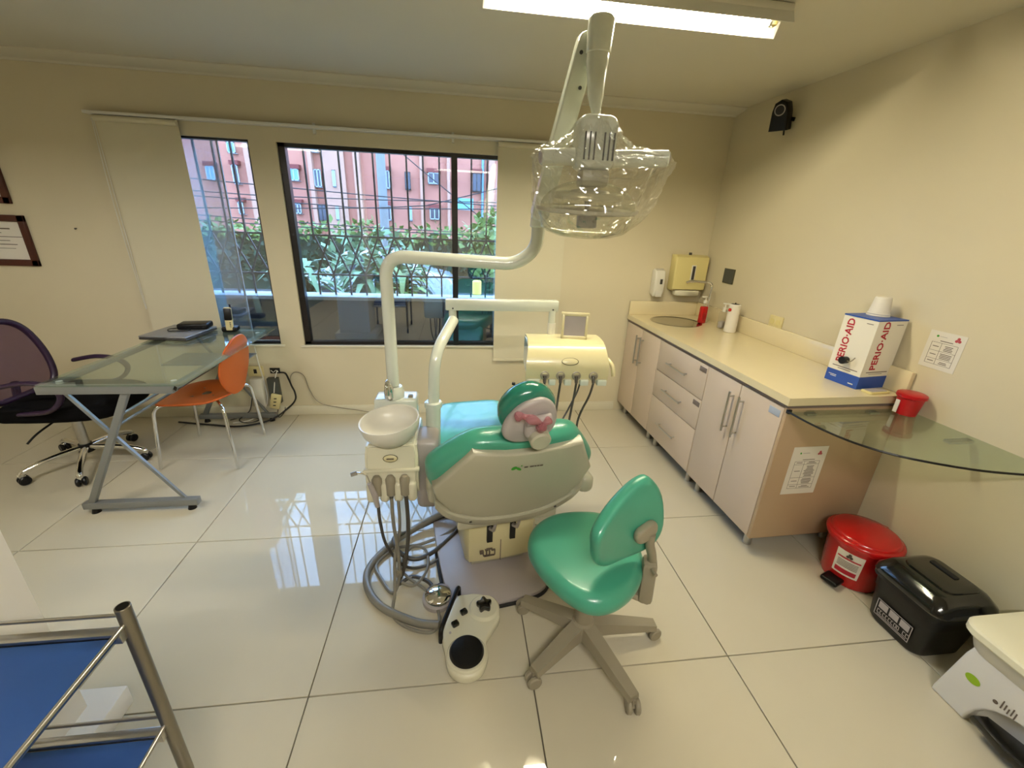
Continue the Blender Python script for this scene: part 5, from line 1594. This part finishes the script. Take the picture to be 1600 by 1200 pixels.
lab = cyl_patch(a0, a1, .065, .20, .0012, 'paper', 'label', rb)
lab['label'] = 'white sticker with black biohazard symbol and red bars'
cyl_patch(a0 + .06, a1 - .06, .158, .166, .002, 'redink', 'red_bar', lab)
cyl_patch(a0 + .08, a1 - .08, .075, .10, .002, 'redink', 'red_bar', lab)
for z in (.112, .120, .128, .136, .144):
    cyl_patch(a0 + .1, a1 - .1, z, z + .0035, .002, 'ink', 'text_line', lab)
am = (a0 + a1) / 2
bz = MB()
r = .1345 + .002
BZM = axes((cR[0] + r * math.cos(am), cR[1] + r * math.sin(am), .181), (-math.sin(am), math.cos(am), 0), (0, 0, 1))
for a in (90, 210, 330):
    bz.lathe([(.007, 0), (.007, .0012), (.0045, .0012), (.0045, 0)], 14, M=BZM @ Matrix.Translation(Vector((.0075 * math.cos(math.radians(a)), .0075 * math.sin(math.radians(a)), 0))))
bz.build('biohazard_mark', 'ink', lab)

kb = thing('black_bin', 'glossy black lidded bin between the red and the white bins', 'bin', (1.945, 1.085, 0))
kM = Matrix.Translation(Vector((1.945, 1.09, 0)))


def loft(rings_, parent, name, m_, M):
    v, f = [], []
    n = len(rings_[0][0])
    for (pts, z) in rings_:
        v += [M @ Vector((p[0], p[1], z)) for p in pts]
    for i in range(len(rings_) - 1):
        for k in range(n):
            f.append((i * n + k, i * n + (k + 1) % n, (i + 1) * n + (k + 1) % n, (i + 1) * n + k))
    f.append(tuple(reversed(range(n))))
    f.append(tuple((len(rings_) - 1) * n + k for k in range(n)))
    return MB().add(v, f).build(name, m_, parent, sharp=35)


loft([(rrect(.20, .21, .05), 0), (rrect(.225, .235, .05), .02), (rrect(.25, .26, .05), .165), (rrect(.255, .265, .05), .17), (rrect(.262, .272, .05), .225), (rrect(.285, .29, .05), .23), (rrect(.285, .29, .05), .25)], kb, 'body', 'blackpl', kM)
lid_ = loft([(rrect(.29, .295, .05), .248), (rrect(.295, .30, .05), .256), (rrect(.285, .29, .05), .275), (rrect(.23, .24, .045), .308), (rrect(.19, .20, .04), .318)], kb, 'lid', 'blackgl', kM)
loft([(rrect(.165, .19, .035, cx=.01), .316), (rrect(.16, .185, .035, cx=.01), .324), (rrect(.145, .17, .03, cx=.01), .326)], lid_, 'flap', 'blackgl', kM)
MB().obox(kM @ Vector((.045, .02, .327)), (.022, .10, .008), 0, bev=.003).build('flap_slot', 'rubber', lid_)
# sticker on the face towards the chair
KM2 = kM @ axes((-.1168, .075, .045), (0, -1, 0), (-.0862, 0, 1))
stk = MB().span(0, .15, 0, .085, 0, .001, M=KM2).build('label', 'blackpl', kb)
stk['label'] = 'black sticker with three grey pictograms and a line of lettering'
g = MB()
for (a, b_, c, d_) in ((0, .15, 0, .003), (0, .15, .082, .085), (0, .003, 0, .085), (.147, .15, 0, .085)):
    g.span(a, b_, c, d_, .001, .0016, M=KM2)
g.build('label_border', 'lilac', stk)
for i in range(3):
    sq_ = MB().span(.010 + i * .046, .048 + i * .046, .045, .078, .001, .0016, M=KM2).build('pictogram', 'lilac', stk)
    MB().obox((0, 0, 0), (.014, .004, .0006)).build('pictogram_mark', 'ink', sq_).matrix_basis = world_of(sq_).inverted() @ KM2 @ Matrix.Translation(Vector((.029 + i * .046, .06, .0019))) @ Matrix.Rotation(.6 * i - .5, 4, 'Z')
g = MB()
x = .010
random.seed(5)
for wd in (.010, .008, .010, .009, .010, .009, .011, .010, .0, .010, .011):
    if wd:
        g.span(x, x + .0025, .015, .036, .001, .0016, M=KM2)
        g.span(x, x + wd, .033, .036, .001, .0016, M=KM2)
        g.span(x, x + wd, .015, .018, .001, .0016, M=KM2)
        if random.random() < .6:
            g.span(x + wd - .0025, x + wd, .015, .036, .001, .0016, M=KM2)
    x += .0125
g.span(.012, .14, .007, .010, .001, .0016, M=KM2)
g.build('lettering', 'lilac', stk)

wbn = thing('white_pedal_bin', 'white pedal bin with cream lid in the near corner', 'bin', (1.97, .625, 0))
wM = Matrix.Translation(Vector((1.97, .625, 0)))
# body: front face towards the chair has an arched pedal recess
fy = [(-.245, 0), (-.245, .02), (-.215, .235), (-.205, .275), (.205, .275), (.215, .235), (.245, .02), (.245, 0), (.135, 0)]
arch = [(.135 * math.cos(t), .155 * math.sin(t)) for t in [PI * i / 14 for i in range(1, 14)]]
fy2 = fy + arch + [(-.135, 0)]
AMx = wM @ Matrix(((0, 0, 1, 0), (1, 0, 0, 0), (0, 1, 0, 0), (0, 0, 0, 1)))
MB().prism(fy2, -.185, -.12, M=AMx, bev=.008, seg=3).build('front_shell', 'wgrey', wbn)
MB().span(-.14, .16, -.215, .215, 0, .275, M=wM, bev=.02, seg=3).build('body', 'wgrey', wbn)
lM = wM @ Matrix.Translation(Vector((-.025, .0, 0)))
loft([(rrect(.30, .42, .05), .25), (rrect(.335, .45, .05), .275), (rrect(.35, .47, .05), .31), (rrect(.36, .47, .05), .335)], wbn, 'liner', 'liner', lM)
loft([(rrect(.385, .50, .06), .33), (rrect(.395, .51, .06), .337), (rrect(.395, .51, .06), .358), (rrect(.385, .50, .06), .365), (rrect(.365, .48, .055), .367), (rrect(.35, .465, .05), .37)], wbn, 'lid', 'widlid', lM)
MB().span(-.04, .04, -.02, .04, .37, .372, M=lM).build('lid_label_border', 'paper', wbn)
MB().span(-.035, .035, -.015, .035, .372, .373, M=lM).build('lid_label', 'blackpl', wbn)
MB().prism([(-.11, .0), (-.10, .05), (0, .075), (.10, .05), (.11, .0), (0, -.02)], -.03, .0, M=wM @ Matrix.Translation(Vector((-.215, 0, .045))) @ Matrix(((0, 1, 0, 0), (1, 0, 0, 0), (0, 0, -1, 0), (0, 0, 0, 1))), bev=.008).build('pedal', 'blackgl', wbn)
MB().lathe([(.022, 0), (.022, .001), (.0001, .0012)], 24, M=wM @ axes((-.1855, .165, .165), (0, -1, 0), (0, 0, 1)), sx=1.0, sy=.75).build('green_sticker', 'lime', wbn)
g = MB()
for i in range(5):
    g.span(-.1868, -.185, .078 - i * .009, .081 - i * .009, .152 + .004 * (i % 2), .185 - .006 * (i % 3), M=wM)
g.lathe([(.007, 0), (.007, .001), (.0001, .001)], 14, M=wM @ axes((-.1855, .095, .158), (0, -1, 0), (0, 0, 1)))
g.build('scribble_mark', 'ink', wbn)

# ================================================================ trolley
tl_ = thing('shelf_trolley', 'steel trolley with blue shelves in the lower left corner', 'trolley', (-1.0, .5, 0))
px0, px1, py0, py1 = -1.24, -.72, .22, .765
for (x, y) in ((px0, py0), (px1, py0), (px0, py1), (px1, py1)):
    po = MB().cyl((x, y, .09), (x, y, .795), .0145, n=20, rim=.001).build('post', 'gunmetal', tl_)
    MB().cyl((x, y, .793), (x, y, .7955), .0115, n=16).build('post_plug', 'blackpl', po)
    MB().cyl((x - .012, y, .035), (x + .012, y, .035), .035, n=20, rim=.005).cyl((x, y, .03), (x, y, .095), .008, n=8).build('caster', 'blackpl', po)
for z in (.735, .395):
    MB().span(px0 + .008, px1 - .008, py0 + .008, py1 - .03, z - .006, z + .002, bev=.002).build('shelf', 'bluefab', tl_)
    for ye in (py1 - .028, py0 + .006):
        MB().span(px0, px1, ye, ye + .022, z - .018, z + .010, bev=.002).build('shelf_edge', 'steel', tl_)
    for y in (py0, py1):
        MB().cyl((px0, y, z + .035), (px1, y, z + .035), .004, n=10).build('guard_rod', 'steel', tl_)
    for x in (px0, px1):
        MB().cyl((x, py0, z + .018), (x, py1, z + .018), .005, n=10).build('guard_rod', 'steel', tl_)

bpy.context.view_layer.update()
